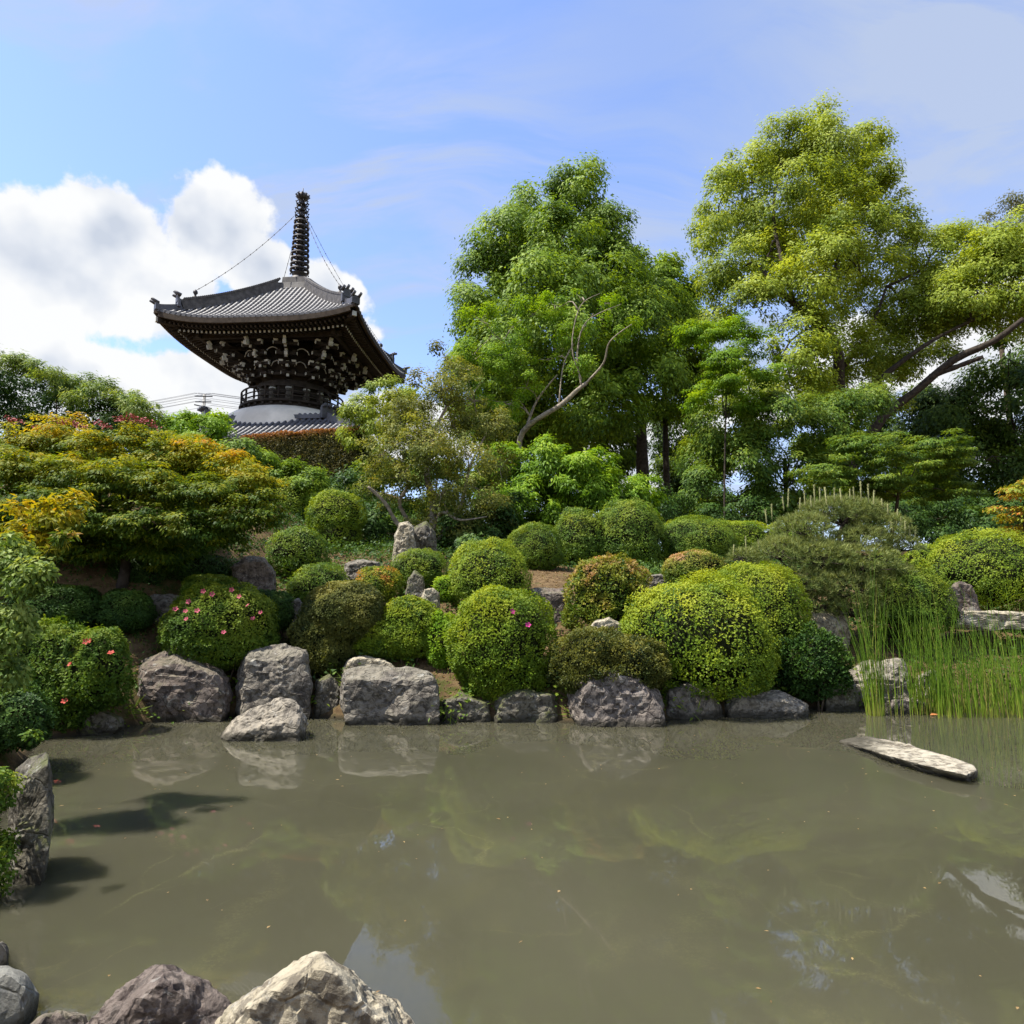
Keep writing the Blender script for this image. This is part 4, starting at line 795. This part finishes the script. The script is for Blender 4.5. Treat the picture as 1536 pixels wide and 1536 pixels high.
tree('evergreen_tree', 'darker evergreen tree behind the right shoulder of the middle tree', lob(31, (985, 408, 34, 0), (1008, 440, 32, 0), (1012, 500, 40, 0), (1000, 560, 46, 0), (1015, 610, 40, 0), (960, 430, 40, 1), k=1.1), 32000, 1.0, .22, 'main', gb(1000, 31), .25, BARKD, droop=.6, wid=.45, auto=6, twigs=20)
CL = lob(28, (1215, 205, 36, 0), (1170, 225, 38, 0), (1128, 268, 42, 0), (1085, 265, 30, 0), (1078, 318, 36, 0), (1250, 238, 48, -.5), (1300, 212, 25, .5), (1312, 262, 30, 0), (1325, 310, 38, .5), (1068, 358, 28, 0), (1200, 300, 52, -1), (1148, 335, 40, 0), (1268, 330, 58, -1.5), (1342, 345, 36, 0),
         (1238, 400, 50, -2.2), (1150, 385, 46, -1), (1095, 412, 42, -.5), (1072, 452, 32, 0), (1198, 432, 42, -2.2), (1292, 412, 46, -1), (1345, 395, 38, 0), (1130, 462, 42, -1.5), (1240, 452, 40, -1.5), (1300, 470, 36, 0), (1390, 385, 36, .5), (1430, 425, 44, 0), (1480, 395, 44, -1), (1512, 430, 48, -1.2), (1452, 462, 46, -1), (1398, 472, 40, 0), (1545, 370, 56, -1), (1352, 470, 40, .5), (1590, 440, 60, 0),
         (1182, 555, 54, -2.5), (1125, 590, 40, -2.5), (1205, 512, 38, -2), (1160, 610, 42, -2), (1350, 530, 34, 1), (1320, 545, 36, 1), (1215, 255, 45, .5), (1190, 360, 55, 1), (1290, 370, 50, 1), (1110, 350, 35, 1), (1250, 300, 50, 1.5), (1420, 380, 40, 1), (1500, 480, 40, 0), (1090, 300, 40, 1), (1300, 545, 42, 0), (1252, 525, 40, -1), (1395, 525, 36, 0), (1330, 590, 40, 0), (1092, 545, 36, -1), (1075, 490, 32, 0), (1250, 580, 40, -1), k=1.14)
b0 = gb(1275, 28, 770)
tree('camphor_tree', 'large spreading camphor tree with bright clumps and crooked limbs at the right', CL, 235000, .66, .15, 'camph', b0, .34, BARKD, paths=[([b0, at(1268, 680, 28), at(1258, 590, 27.5), at(1256, 525, 26.8), at(1225, 485, 26.3), at(1175, 440, 26.2), at(1140, 400, 26.5)], .36, .08),
     ([at(1275, 710, 28), at(1320, 630, 27.6), at(1372, 588, 27.2), at(1430, 540, 26.6), at(1490, 512, 26), at(1535, 478, 25.6)], .24, .10), ([at(1395, 565, 27), at(1435, 550, 26.6), at(1475, 535, 26.2)], .12, .09), ([at(1262, 620, 27.8), at(1330, 560, 27.4), at(1400, 510, 27), at(1480, 470, 27)], .16, .05),
     ([at(1255, 560, 27.5), at(1300, 505, 27.6), at(1330, 430, 27.8)], .14, .04), ([at(1190, 452, 26.3), at(1160, 330, 27), at(1170, 260, 27.6)], .12, .03), ([at(1215, 475, 26.5), at(1260, 380, 27), at(1260, 260, 28)], .13, .03)], auto=30, twigs=170, droop=.35, wid=.5, flat=.8, kd=1.7, shell=(.55, 1.))
tree('broadleaf_tree', 'dense mid green tree below the camphor limbs', lob(22, (1100, 645, 52, 0), (1168, 645, 62, -.5), (1240, 640, 58, 0), (1292, 618, 42, .5), (1110, 710, 58, -.5), (1192, 722, 66, -.8), (1262, 702, 58, 0), (1062, 684, 40, .5), (1062, 745, 48, 0), (1302, 685, 46, .5), (1150, 770, 50, 0)), 70000, .5, .13, 'mid', gb(1180, 22), .18, BARKD, auto=10, twigs=50, droop=.5, wid=.45, kd=1.3)
tree('maple', 'fresh lime green maple in front of the camphor tree', lob(21, (1100, 490, 30, 0), (1058, 506, 28, 0), (1122, 518, 28, 0), (1082, 540, 30, -.3), (1035, 498, 20, 0), (1092, 582, 32, -.3), (1122, 606, 28, 0), (1052, 592, 22, 0), (1150, 560, 26, 0), (1105, 550, 30, .3), (1075, 575, 28, .3), zf=.8, k=1.25), 30000, .30, .09, 'lime', gb(1085, 21), .05, BARKD, flat=.4, upb=1.1, auto=9, twigs=40, shell=(.2, 1.), kd=1.8)
tree('maple', 'green maple with flat layered branches in the shade at the right', lob(19.5, (1278, 668, 48, 0), (1340, 682, 56, -.3), (1402, 672, 42, 0), (1436, 690, 30, 0), (1340, 722, 44, 0), (1255, 712, 44, 0), (1390, 712, 40, .3), (1300, 740, 44, .3), (1420, 740, 36, .3), zf=.5, k=1.2), 42000, .30, .09, 'mid', gb(1330, 20), .10, BARKD, flat=.28, upb=1.3, auto=8, twigs=50, shell=(.1, 1.), kd=1.8)
for k, (lab, pp, rows, n) in enumerate([('dark conifer filling the right edge of the photo', 1520, [(1515, 540, 46, 0), (1500, 600, 60, 0), (1545, 620, 80, 0), (1480, 690, 66, -1), (1545, 720, 80, 0), (1620, 540, 100, 1), (1620, 690, 110, 0), (1480, 770, 60, 0)], 42000),
      ('dark leafy tree left of the right edge conifer', 1420, [(1420, 640, 50, 0), (1370, 640, 40, 1), (1440, 700, 55, 0), (1390, 740, 58, 0), (1440, 765, 55, 0), (1340, 760, 50, 0), (1350, 610, 36, 1)], 42000),
      ('dark understorey tree behind the gap right of the middle tree', 1050, [(1008, 725, 42, 0), (1045, 745, 48, 0), (1100, 745, 56, 0), (1020, 650, 40, 3), (1050, 690, 45, 3), (1030, 770, 50, 0), (985, 770, 40, 0)], 32000),
      ('dark tree showing under the skirts of the middle tree', 860, [(840, 640, 40, 0), (900, 650, 42, 0), (800, 640, 40, 0), (930, 690, 36, 0), (880, 700, 40, 0), (990, 640, 30, 0)], 20000)]):
    Yk = (30, 31, 33, 31)[k]
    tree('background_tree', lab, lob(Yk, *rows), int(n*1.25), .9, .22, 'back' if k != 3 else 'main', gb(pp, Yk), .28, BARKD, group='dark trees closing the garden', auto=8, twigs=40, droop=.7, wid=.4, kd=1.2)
tree('sparse_tree', 'thin grey green tree rising high behind the camphor tree', lob(42, (1522, 300, 28, 0), (1482, 332, 30, 0), (1442, 360, 22, 0), (1535, 352, 46, 0), (1405, 368, 14, 0), (1500, 375, 30, 0)), 8500, .8, .17, 'grey', gb(1530, 42), .3, BARK, auto=8, twigs=60, shell=(.3, 1.), kd=1.0)
GL = lob(16.6, (572, 682, 40, -.3), (556, 702, 32, 0), (612, 622, 46, 0), (660, 592, 48, 0), (712, 602, 46, .2), (640, 662, 55, -.5), (700, 682, 52, -.4), (742, 640, 36, .2), (722, 740, 42, 0), (662, 742, 42, -.4), (592, 645, 36, 0), (752, 700, 30, .2), (600, 715, 34, -.4), (690, 555, 30, .3), (620, 690, 45, 0), (680, 640, 55, .3), (570, 740, 30, 0), (640, 780, 36, 0), (690, 790, 36, 0), (740, 770, 36, 0), k=1.)
b1 = gb(646, 16.6, 800)
tree('gnarled_tree', 'old gnarled many stemmed tree with sparse olive leaves and pale twigs', GL, 48000, .26, .066, 'gnarl', b1, .12, BARKL, paths=[([b1, at(650, 760, 16.6), at(640, 710, 16.6), at(646, 660, 16.6), at(670, 610, 16.6)], .12, .03), ([b1, at(600, 790, 16.4), at(578, 755, 16.3), at(552, 730, 16.2)], .08, .03),
     ([b1, at(600, 760, 16.6), at(612, 725, 16.4), at(585, 690, 16.3)], .07, .02), ([b1, at(690, 760, 16.6), at(705, 700, 16.6), at(730, 650, 16.7)], .07, .02), ([b1, at(660, 770, 16.4), at(690, 780, 16.2), at(730, 775, 16.2)], .05, .015), ([at(645, 690, 16.6), at(610, 660, 16.5), at(600, 630, 16.5)], .05, .015)], auto=14, twigs=260, shell=(.2, 1.), wid=.6, kd=1.5)
b2 = gb(772, 20, 720)
tree('leaning_tree', 'leaning tree with a bare pale crooked trunk and patchy lime leaves', lob(19.6, (722, 482, 28, 0), (762, 512, 32, 0), (800, 472, 28, 0), (832, 458, 28, 0), (872, 452, 22, 0), (908, 456, 18, 0), (742, 552, 32, 0), (790, 582, 32, 0), (712, 540, 28, 0), (942, 490, 10, 0), (850, 505, 22, 0), (762, 606, 28, 0), (692, 572, 24, 0), (820, 540, 20, 0), (880, 490, 18, 0), (905, 520, 14, 0), (860, 560, 14, 0), (780, 545, 26, 0), (735, 600, 26, 0), (900, 480, 16, 0), (925, 500, 14, 0), (885, 545, 14, 0)), 24000, .30, .075, 'lime', b2, .12, BARKL,
     paths=[([b2, at(778, 672, 20), at(790, 642, 19.8), at(812, 625, 19.6), at(842, 607, 19.5), at(866, 585, 19.4), at(880, 574, 19.4)], .10, .06), ([at(878, 576, 19.4), at(905, 545, 19.2), at(915, 512, 19), at(948, 486, 18.8)], .040, .010), ([at(872, 580, 19.4), at(866, 530, 19.4), at(880, 482, 19.3), at(932, 456, 19.3)], .032, .008),
            ([at(838, 608, 19.5), at(846, 545, 19.6), at(868, 505, 19.5), at(890, 470, 19.4)], .026, .008), ([at(788, 645, 19.8), at(806, 600, 19.9), at(836, 562, 19.8)], .05, .02), ([at(785, 560, 19.8), at(760, 520, 19.8), at(740, 500, 19.7)], .035, .012), ([at(872, 570, 19.4), at(858, 520, 19.3), at(870, 460, 19.3), at(900, 440, 19.3)], .024, .007)], auto=14, twigs=110, shell=(.3, 1.), wid=.6, kd=1.)
tree('young_tree', 'small bright tree with pale green leaves in front of the pagoda corner', lob(20.5, (568, 588, 26, 0), (545, 622, 26, 0), (602, 612, 28, 0), (575, 642, 34, 0), (615, 582, 16, 0), (540, 655, 26, 0)), 9000, .34, .12, 'camph', gb(575, 20.5), .06, BARK, auto=5, twigs=20, droop=.4, wid=.42)
tree('young_tree', 'thin twiggy sapling against the sky left of the middle tree', lob(22, (655, 522, 12, 0), (640, 548, 12, 0), (680, 545, 16, 0), (628, 572, 10, 0), (702, 560, 14, 0), (660, 568, 12, 0), (690, 585, 14, 0)), 1500, .3, .12, 'olive', gb(690, 22), .05, BARK, auto=7, twigs=50, shell=(.3, 1.))
tree('tall_shrub', 'dark leafed hedge shrub sloping down behind the maple at the upper left', lob(15.8, *[(x, 548+max(x, -20)*.37+26+q*40+5*math.sin(x*.7), 27, .3*math.sin(x)) for x in range(-70, 235, 22) for q in range(4)]), 60000, .24, .085, 'dark', gb(70, 16), .07, BARK, cat='shrub', auto=4, twigs=15, kd=2., upb=.6)
tree('willow_leaf_shrub', 'pale narrow leaved shoots waving above the dark hedge at the upper left', lob(15.5, *[(x, 545+max(x, -20)*.36-8*abs(math.sin(x*1.3)), 15+7*abs(math.sin(x*2.1)), .2*math.cos(x)) for x in range(-60, 240, 15)]), 15000, .2, .13, 'willow', gb(80, 15.4), .03, BARK, cat='shrub', auto=7, twigs=60, wid=.20, droop=.35, shell=(.2, 1.3))
tree('bright_shrub', 'bright yellow green shrub between the maple top and the pagoda', lob(18, (232, 642, 24, 0), (272, 640, 22, 0), (318, 645, 24, 0), (345, 655, 16, 0), (300, 665, 28, 0)), 12000, .3, .10, 'lime', gb(300, 18), .05, BARK, cat='shrub', auto=4, twigs=10)
tree('green_shrub', 'glossy green shrub between the maple and the bronze hedge', lob(17.6, (370, 690, 34, 0), (385, 692, 20, 0), (425, 722, 28, 0), (390, 735, 36, 0), (462, 738, 30, 0)), 15000, .3, .10, 'main', gb(410, 17.6), .05, BARK, cat='shrub', auto=4, twigs=10)
tree('broadleaf_shrub', 'mass of bright broad leaved shrub behind the merged domes', lob(19, (782, 720, 44, 0), (840, 702, 44, -.2), (882, 722, 50, -.4), (932, 722, 40, 0), (962, 738, 26, 0), (802, 762, 42, -.3), (870, 702, 26, 0), (760, 690, 24, 0), (830, 740, 44, -.3), (900, 755, 40, -.3), (950, 765, 34, -.2), (745, 740, 36, 0), (850, 780, 36, -.3), k=1.15), 44000, .30, .14, 'lime', gb(860, 19), .06, BARK, cat='shrub', auto=6, twigs=20, wid=.38, droop=.4, tint=lambda P, e: .12+.25*e[:, 2]+.35*(rng.random(len(P))))
tree('green_shrub', 'loose green shrub filling in behind the gnarled tree', lob(19.2, (600, 700, 42, 0), (650, 690, 44, 0), (700, 690, 44, 0), (560, 730, 38, 0), (640, 740, 44, 0), (700, 742, 44, 0), (745, 700, 36, 0)), 20000, .32, .11, 'mid', gb(650, 19.2), .05, BARK, cat='shrub', auto=4, twigs=10)
for lab, pp, rows, Yk, n in [('dark shrub low behind the broad leaved shrub', 820, [(720, 770, 40, 0), (780, 780, 40, 0), (850, 770, 40, 0), (920, 770, 40, 0), (980, 760, 34, 0), (660, 770, 40, 0)], 21.5, 15000), ('dark shrub bank in the gap left of the pine', 1100, [(1020, 760, 36, 0), (1080, 765, 36, 0), (1150, 770, 36, 0), (1220, 775, 36, 0), (1290, 775, 36, 0)], 24, 14000), ('dark shrub bank between the pine and the right edge', 1420, [(1360, 775, 36, 0), (1420, 775, 36, 0), (1480, 770, 40, 0), (1540, 765, 45, 0)], 24, 12000), ('dark shrub on the slope below the bronze hedge', 600, [(360, 770, 34, 0), (340, 800, 34, -1), (480, 745, 26, .4), (530, 740, 30, .3), (410, 745, 30, .3), (320, 790, 40, 0)], 18, 13000), ('dark shrub in shade behind the open skirted bush', 560, [(540, 805, 40, 0), (582, 800, 42, 0), (560, 770, 34, .5)], 17, 9000), ('dark shrub in shade right of the standing stones', 710, [(690, 800, 36, 0), (735, 800, 38, 0), (765, 775, 34, .5), (720, 830, 30, -.5)], 16.6, 10000),
                       ('dark shrub under the left end of the maple', 60, [(40, 820, 50, 0), (120, 825, 45, .3), (-40, 810, 60, 0), (220, 832, 40, .8), (310, 830, 35, 1.), (150, 848, 36, .5), (215, 850, 34, .8), (90, 850, 40, .2), (30, 860, 40, .2), (325, 850, 28, 1.)], 12.4, 22000), ('dark shrub at the back under the camphor tree', 1110, [(1060, 790, 40, 0), (1120, 775, 40, 0), (1400, 790, 45, 0), (1460, 785, 45, 0), (1340, 780, 40, 0)], 21, 14000)]:
    tree('dark_shrub', lab, lob(Yk, *rows), n, .34, .11, 'dark', gb(pp, Yk), .05, BARK, cat='shrub', group='dark shrubs filling the shade', auto=3, twigs=8)
# ---- near plants on the left bank
tree('nandina', 'golden leaved nandina at the left edge', lob(6.2, (55, 772, 20, 0), (85, 772, 22, 0), (40, 800, 22, 0), (115, 755, 12, 0), (65, 805, 22, .1), (20, 770, 20, .1), (30, 800, 24, .1)), 1700, .10, .08, 'gold', gb(-30, 6.3), .012, TWIG_CORE, cat='shrub', auto=6, twigs=40, wid=.34, shell=(.2, 1.), upb=.3)
tree('nandina', 'green and rose leaved spray below the golden nandina', lob(6.0, (70, 828, 14, 0), (110, 806, 8, 0), (40, 835, 20, 0), (90, 800, 8, 0)), 650, .09, .075, 'pink', gb(-30, 6.0), .010, TWIG_CORE, cat='shrub', auto=4, twigs=20, wid=.34, shell=(.2, 1.))
tree('pale_leaved_shrub', 'pale green leaved shrub hanging in at the left edge', lob(5.7, (10, 850, 34, 0), (38, 868, 26, 0), (15, 892, 28, 0), (60, 850, 14, 0), (-30, 860, 50, 0), (10, 815, 26, .1), (55, 885, 16, 0), (10, 930, 30, 0), (-20, 960, 40, 0), (20, 960, 20, 0), (0, 1000, 30, 0)), 6500, .12, .062, 'willow', gb(-70, 5.8), .015, TWIG_CORE, cat='shrub', auto=7, twigs=50, wid=.46, shell=(.2, 1.))
tree('bank_shrub', 'small leaved green shrub crowding the post shaped rock', lob(4.55, (8, 1128, 18, 0), (-14, 1180, 30, 0), (10, 1215, 20, .0), (-4, 1262, 28, 0), (-36, 1230, 46, 0), (-14, 1300, 26, 0), (40, 1112, 9, 0)), 7000, .10, .032, 'mid', gb(-20, 4.7), .015, TWIG_CORE, cat='shrub', auto=5, twigs=40, wid=.55, shell=(.3, 1.))
tree('maple', 'little orange leaved maple at the right edge', lob(15.5, (1520, 740, 16, 0), (1505, 765, 18, 0), (1535, 775, 24, 0), (1550, 740, 30, 0), (1525, 795, 22, 0)), 3600, .2, .085, 'orange', gb(1550, 15.5), .04, BARKD, flat=.35, upb=1.4, auto=4, twigs=20, tint=lambda P, e: .62+.3*(rng.random(len(P))-.3), zmin=-.8)

# ---- clipped bronze hedge
def hedge():
    a, b = at(372, 690, 21.5), at(545, 690, 20.8); z0 = ground(a[0], a[1])-2.; c = (a+b)/2; t = thing('clipped_hedge', 'square clipped hedge with bronze top in front of the pagoda', 'hedge', (c[0], c[1], z0))
    hk = dist(21)/21; top = at(450, 652, 21.2)[2]; L = np.linalg.norm((b-a)[:2]); u = nrm((b-a)*[1, 1, 0]); v = np.array([-u[1], u[0], 0]); n = 26000; mb = MB()
    s = rng.random(n); f = rng.random(n); side = rng.random(n)
    P = np.where((side < .45)[:, None], a*[1, 1, 0]+u*(s*L)[:, None]-v*.65+np.stack([0*f, 0*f, z0+(top-z0)*f], 1), np.where((side < .75)[:, None], a*[1, 1, 0]+u*(s*L)[:, None]+v*((f-.5)*1.3)[:, None]+[0, 0, top], a*[1, 1, 0]+u*(s*L)[:, None]+v*.65+np.stack([0*f, 0*f, z0+(top-z0)*f], 1)))
    N = np.where((side < .45)[:, None], -v, np.where((side < .75)[:, None], [0, 0, 1.], v)); P = P+N*(fbm(P*1.3, 2)*.06+fbm(P*6, 2)*.05-.08*rng.random(n))[:, None]
    hz = (P[:, 2]-z0)/(top-z0); mb.leaves(P, N*.8+rdir(n)*.7, .075*hk, .042*hk, 0, N+[0, 0, .5], 0, tri=True, tint=np.clip(.10+.35*rng.random(n)+.75*np.clip((hz-.86)/.14, 0, 1), 0, 1))
    mb.box((c[0], c[1], (z0+top)/2-.06), (L, 1.0, top-z0-.16), math.atan2(u[1], u[0]), 1); mb.build('foliage', [PAL['bronze'], TWIG_CORE], t)  # dark box added inside the leaves for the hedge's inner shade
hedge()

# ---- trained pine with upright candles
def pine():
    Y = 13.6; b = gb(1262, Y+.2, 930); t = thing('garden_pine', 'low trained pine with pale upright candles above the right shore', 'pine', b)
    pads = lob(Y, (1205, 796, 44, 0), (1262, 776, 50, .3), (1320, 796, 44, .2), (1350, 822, 30, 0), (1170, 832, 44, -.2), (1118, 838, 26, 0), (1230, 842, 50, -.4), (1295, 848, 52, -.3), (1345, 866, 30, -.2), (1200, 880, 48, -.3), (1262, 888, 50, -.4), (1330, 900, 30, -.3), (1140, 860, 30, -.2), (1235, 770, 36, .3), (1300, 770, 32, .3), (1290, 815, 44, 0), (1215, 830, 44, 0), (1265, 860, 44, 0), (1225, 912, 40, -.3), (1285, 918, 40, -.3), (1165, 895, 30, -.2), (1320, 880, 36, -.2), zf=.6, k=1.02)
    mb = MB(); w = MB(); tips = []
    trunk = spline([b-np.array([0, 0, .2]), at(1255, 900, Y), at(1275, 850, Y+.2), at(1258, 810, Y+.2), at(1268, 780, Y+.3)], 12); w.tube(trunk, np.linspace(.10, .03, 12), 8); w.build('trunk', BARKD, t); w = MB()
    for c, r in pads:
        K = int(250*(r[0]/.6)**2); d = rdir(K*2); d = d[d[:, 2] > -.25][:K]; K = len(d); p = c+d*r*rng.uniform(.75, 1, (K, 1))
        m = 17; pp = np.repeat(p, m, 0); ax = nrm(np.repeat(nrm(d/r)*.7+[0, 0, .55], m, 0)+rdir(K*m)*.75); pp = pp-ax*.01
        sdv = rdir(K*m); mb.leaves(pp, sdv, .12, .0100, 0, ax*3, 0, np.clip(.15+.55*rng.random(K*m)+.2*np.repeat(d[:, 2], m), 0, 1), 0, True)
        s = trunk[np.argmin(np.linalg.norm(trunk-c, axis=1))]; limb(w, s, c-[0, 0, r[2]*.3], .032, .014, -.1, 7, 5)
        for i in rng.choice(K, min(K, 22), replace=False): limb(w, c-[0, 0, r[2]*.3], p[i]*.93+c*.07, .010, .005, .1, 4, 4)
    mb.build('needles', PAL['pine'], t); w.build('branches', BARKD, t, kind='stuff')
    cm = MB(); cm.tube([(0, 0, 0), (0, 0, .5), (0, 0, .9), (0, 0, 1)], [.055, .075, .05, .01], 6)
    a = rng.random(70)*6.28; h = rng.random(70)*.85+.05; q = np.stack([np.cos(a)*.06, np.sin(a)*.06, h], 1); cm.leaves(q, rdir(70), .16, .03, 0, np.stack([np.cos(a)*.5, np.sin(a)*.5, np.ones(70)], 1)*3)
    c0 = cm.build('candle', plain('pale_pine_candle', (.30, .30, .13), .7), link=False)
    line = [(1150, 776), (1158, 770), (1176, 757), (1182, 752), (1200, 755), (1208, 750), (1222, 747), (1230, 745), (1240, 748), (1252, 742), (1262, 745), (1275, 741), (1282, 744), (1303, 745), (1310, 750), (1324, 757), (1332, 764), (1345, 777), (1352, 784), (1358, 792), (1366, 797), (1373, 803), (1236, 800), (1190, 800), (1172, 838), (1255, 830), (1120, 822), (1100, 828), (1322, 808), (1330, 838), (1305, 840), (1205, 805), (1140, 826), (1217, 752), (1292, 742), (1340, 790)]
    for px, py in line:
        p = at(px, py+9, Y-.15+.12*rng.normal()); o = bpy.data.objects.new('candle', c0.data); COL.objects.link(o); o.parent = t; o.location = tuple(p-b); s = .16+.14*rng.random(); o.scale = (.16, .16, s*1.5); o.rotation_euler = (rng.normal()*.06, rng.normal()*.08, rng.random()*6)
pine()

# ---- reeds
def reeds(label, n, x0, x1, pb, Y0, Y1, top, spread, strays=.0):
    mb = MB(); c = at((x0+x1)/2, pb, (Y0+Y1)/2); t = thing('reed_clump', label, 'reeds', (c[0], c[1], 0), 'reeds standing in the pond')
    for i in range(n):
        Y = rng.uniform(Y0, Y1); px = rng.uniform(x0, x1); q = at(px, pb, Y); q[2] = -.25; ht = at(px, top+rng.normal()*spread, Y)[2]*rng.uniform(.80, 1.0)
        if rng.random() < strays: ht += rng.random()*.75
        ht = max(ht, .4); l = rng.normal(size=2)*(.30 if rng.random() < .06 else .09)*ht; k = np.linspace(0, 1, 6)
        P = np.stack([q[0]+l[0]*k**1.8, q[1]+l[1]*k**1.8, q[2]+(ht-q[2])*k], 1); r0 = rng.uniform(.004, .0105)
        tn = np.repeat(np.clip(np.array([.85, .6, .42, .34, .30])+rng.normal()*.13+(.5 if rng.random() < .05 else 0), 0, 1), 3); mb.tube(P, np.linspace(r0, r0*.28, 6), 3, 0, False, tn)
    mb.build('reed_stems', PAL['reed'], t, kind='stuff')
reeds('tight clump of green reeds standing left of the others', 70, 1300, 1327, 1066, 11.0, 11.25, 910, 30, .18)
reeds('few thin separate reeds between the clumps', 12, 1330, 1366, 1066, 11.0, 11.3, 915, 35, .3)
reeds('middle clump of reeds in front of the half hidden pale rock', 130, 1366, 1425, 1062, 11.1, 11.5, 935, 36, .14)
reeds('dense bed of reeds reaching the right edge', 680, 1405, 1680, 1070, 10.8, 11.7, 962, 36, .10)

# ---- ground cover
def cover():
    mb = MB(); n = 60000; x = rng.uniform(-9, 10, n); y = rng.uniform(9.5, 28, n); z = ground(x, y); f = fbm(np.stack([x, y, 0*x], 1)*.9+5, 3); k = (z > .22) & (f+rng.normal(size=n)*.25 > .32); P = np.stack([x, y, z], 1)[k]; n = len(P)
    mb.leaves(P, rdir(n)*[1, 1, .3]+[0, -.3, .2], .09, .014, 0, np.array([0, 0, 1.])+rdir(n)*.5, 0, rng.random(n)*.8, tri=True); mb.build('grass', PAL['mid'], kind='stuff')
    mb = MB(); n = 16000; x = rng.uniform(-9, 10, n); y = rng.uniform(10, 20, n); z = ground(x, y); k = z > .2; P = np.stack([x, y, z+.012], 1)[k]; n = len(P)
    mb.leaves(P, rdir(n)*.5+[0, 0, 1], .05, .028, 0, None, 0, rng.random(n)); mb.build('leaf_litter', leaf_mat('dry_fallen_leaf', [(.10, .06, .025), (.22, .13, .05), (.33, .22, .10)], .1), kind='stuff')
def undergrowth():
    mb = MB(); n = 190000; x = rng.uniform(-15, 13, n); y = rng.uniform(9, 32, n); z = ground(x, y); f = fbm(np.stack([x, y, 0*x], 1)*1.1+31, 3)
    bare = ((x > -.2) & (x < 2.4) & (y > 12.9) & (y < 19)) | ((x > -1.7) & (x < -.1) & (y > 10.4) & (y < 12.)) | ((x > 5.6) & (x < 7.6) & (y > 11.7) & (y < 13.3)) | ((x > 1.5) & (x < 3.5) & (y > 12.5) & (y < 14.4))
    k = (z > np.where(x < -4, .1, .25)) & ~bare & (f+rng.normal(size=n)*.1 > np.where(x < -1, -.6, -.25)); P = np.stack([x, y, z], 1)[k]; f = f[k]; n = len(P)
    P[:, 2] += rng.random(n)**1.5*(.16+.28*np.clip(f+.3, 0, 1)); mb.leaves(P, rdir(n)*.9+[0, -.15, .9], .055+.003*P[:, 1], .028+.0015*P[:, 1],   .15, None, 0, np.clip(.15+.5*rng.random(n)+.3*f, 0, 1), tri=True); mb.build('ground_cover_leaves', PAL['dark'], kind='stuff')
undergrowth()
cover()
def fallen():
    o = MB().leaves(np.array([[0, 0, 0.]]), np.array([[0, -.2, 1.]]), .16, .09, 0, np.array([[3., .5, 0]])).build('fallen_leaf', plain('orange_dead_leaf', (.45, .18, .06), .6)); p = hit(1395, 1074); o.location = (p[0], p[1], .012); tag(o, 'orange fallen leaf floating at the foot of the reeds', 'leaf')
fallen()
def shore_weeds():
    mb = MB(); 
    for i in range(95):
        x = rng.uniform(-7.2, 7.5); y0 = np.interp(x, SHX, SHY); y = y0+rng.uniform(-.05, .45); z = float(ground(x, y))+.05; m = int(rng.integers(14, 34)); p = np.array([x, y, max(z, .12)])
        if rng.random() < .5:                # arching grass
            a = np.stack([rng.normal(size=m)*.6, -np.abs(rng.normal(size=m))*.5, np.full(m, .9)], 1); mb.leaves(p+rng.normal(size=(m, 3))*.04, rdir(m)*.5+[0, -.6, .5], rng.uniform(.16, .34, m), .013, .25, a*3, 0, .3+.4*rng.random(m))
        else:                                # small broad leaves hanging over the stones
            mb.leaves(p+rng.normal(size=(m, 3))*[.16, .10, .10]+[0, -.08, .05], rdir(m)*.6+[0, -.7, .7], rng.uniform(.05, .10, m), rng.uniform(.03, .05, m), .3, None, 0, .15+.6*rng.random(m))
    mb.build('shore_weeds', PAL['mid'], kind='stuff')
shore_weeds()
def flecks():
    mb = MB(); n = 260; x = rng.uniform(-5, 8, n); y = rng.uniform(3, 11.5, n); k = ground(x, y) < -.1; P = np.stack([x, y, 0*x+.006], 1)[k]; n = len(P)
    mb.leaves(P, rdir(n)*.06+[0, 0, 1], rng.uniform(.012, .04, n), rng.uniform(.008, .02, n), 0, None, 0, rng.random(n)); mb.build('floating_leaves', bpy.data.materials['dry_fallen_leaf'], kind='stuff')
flecks()
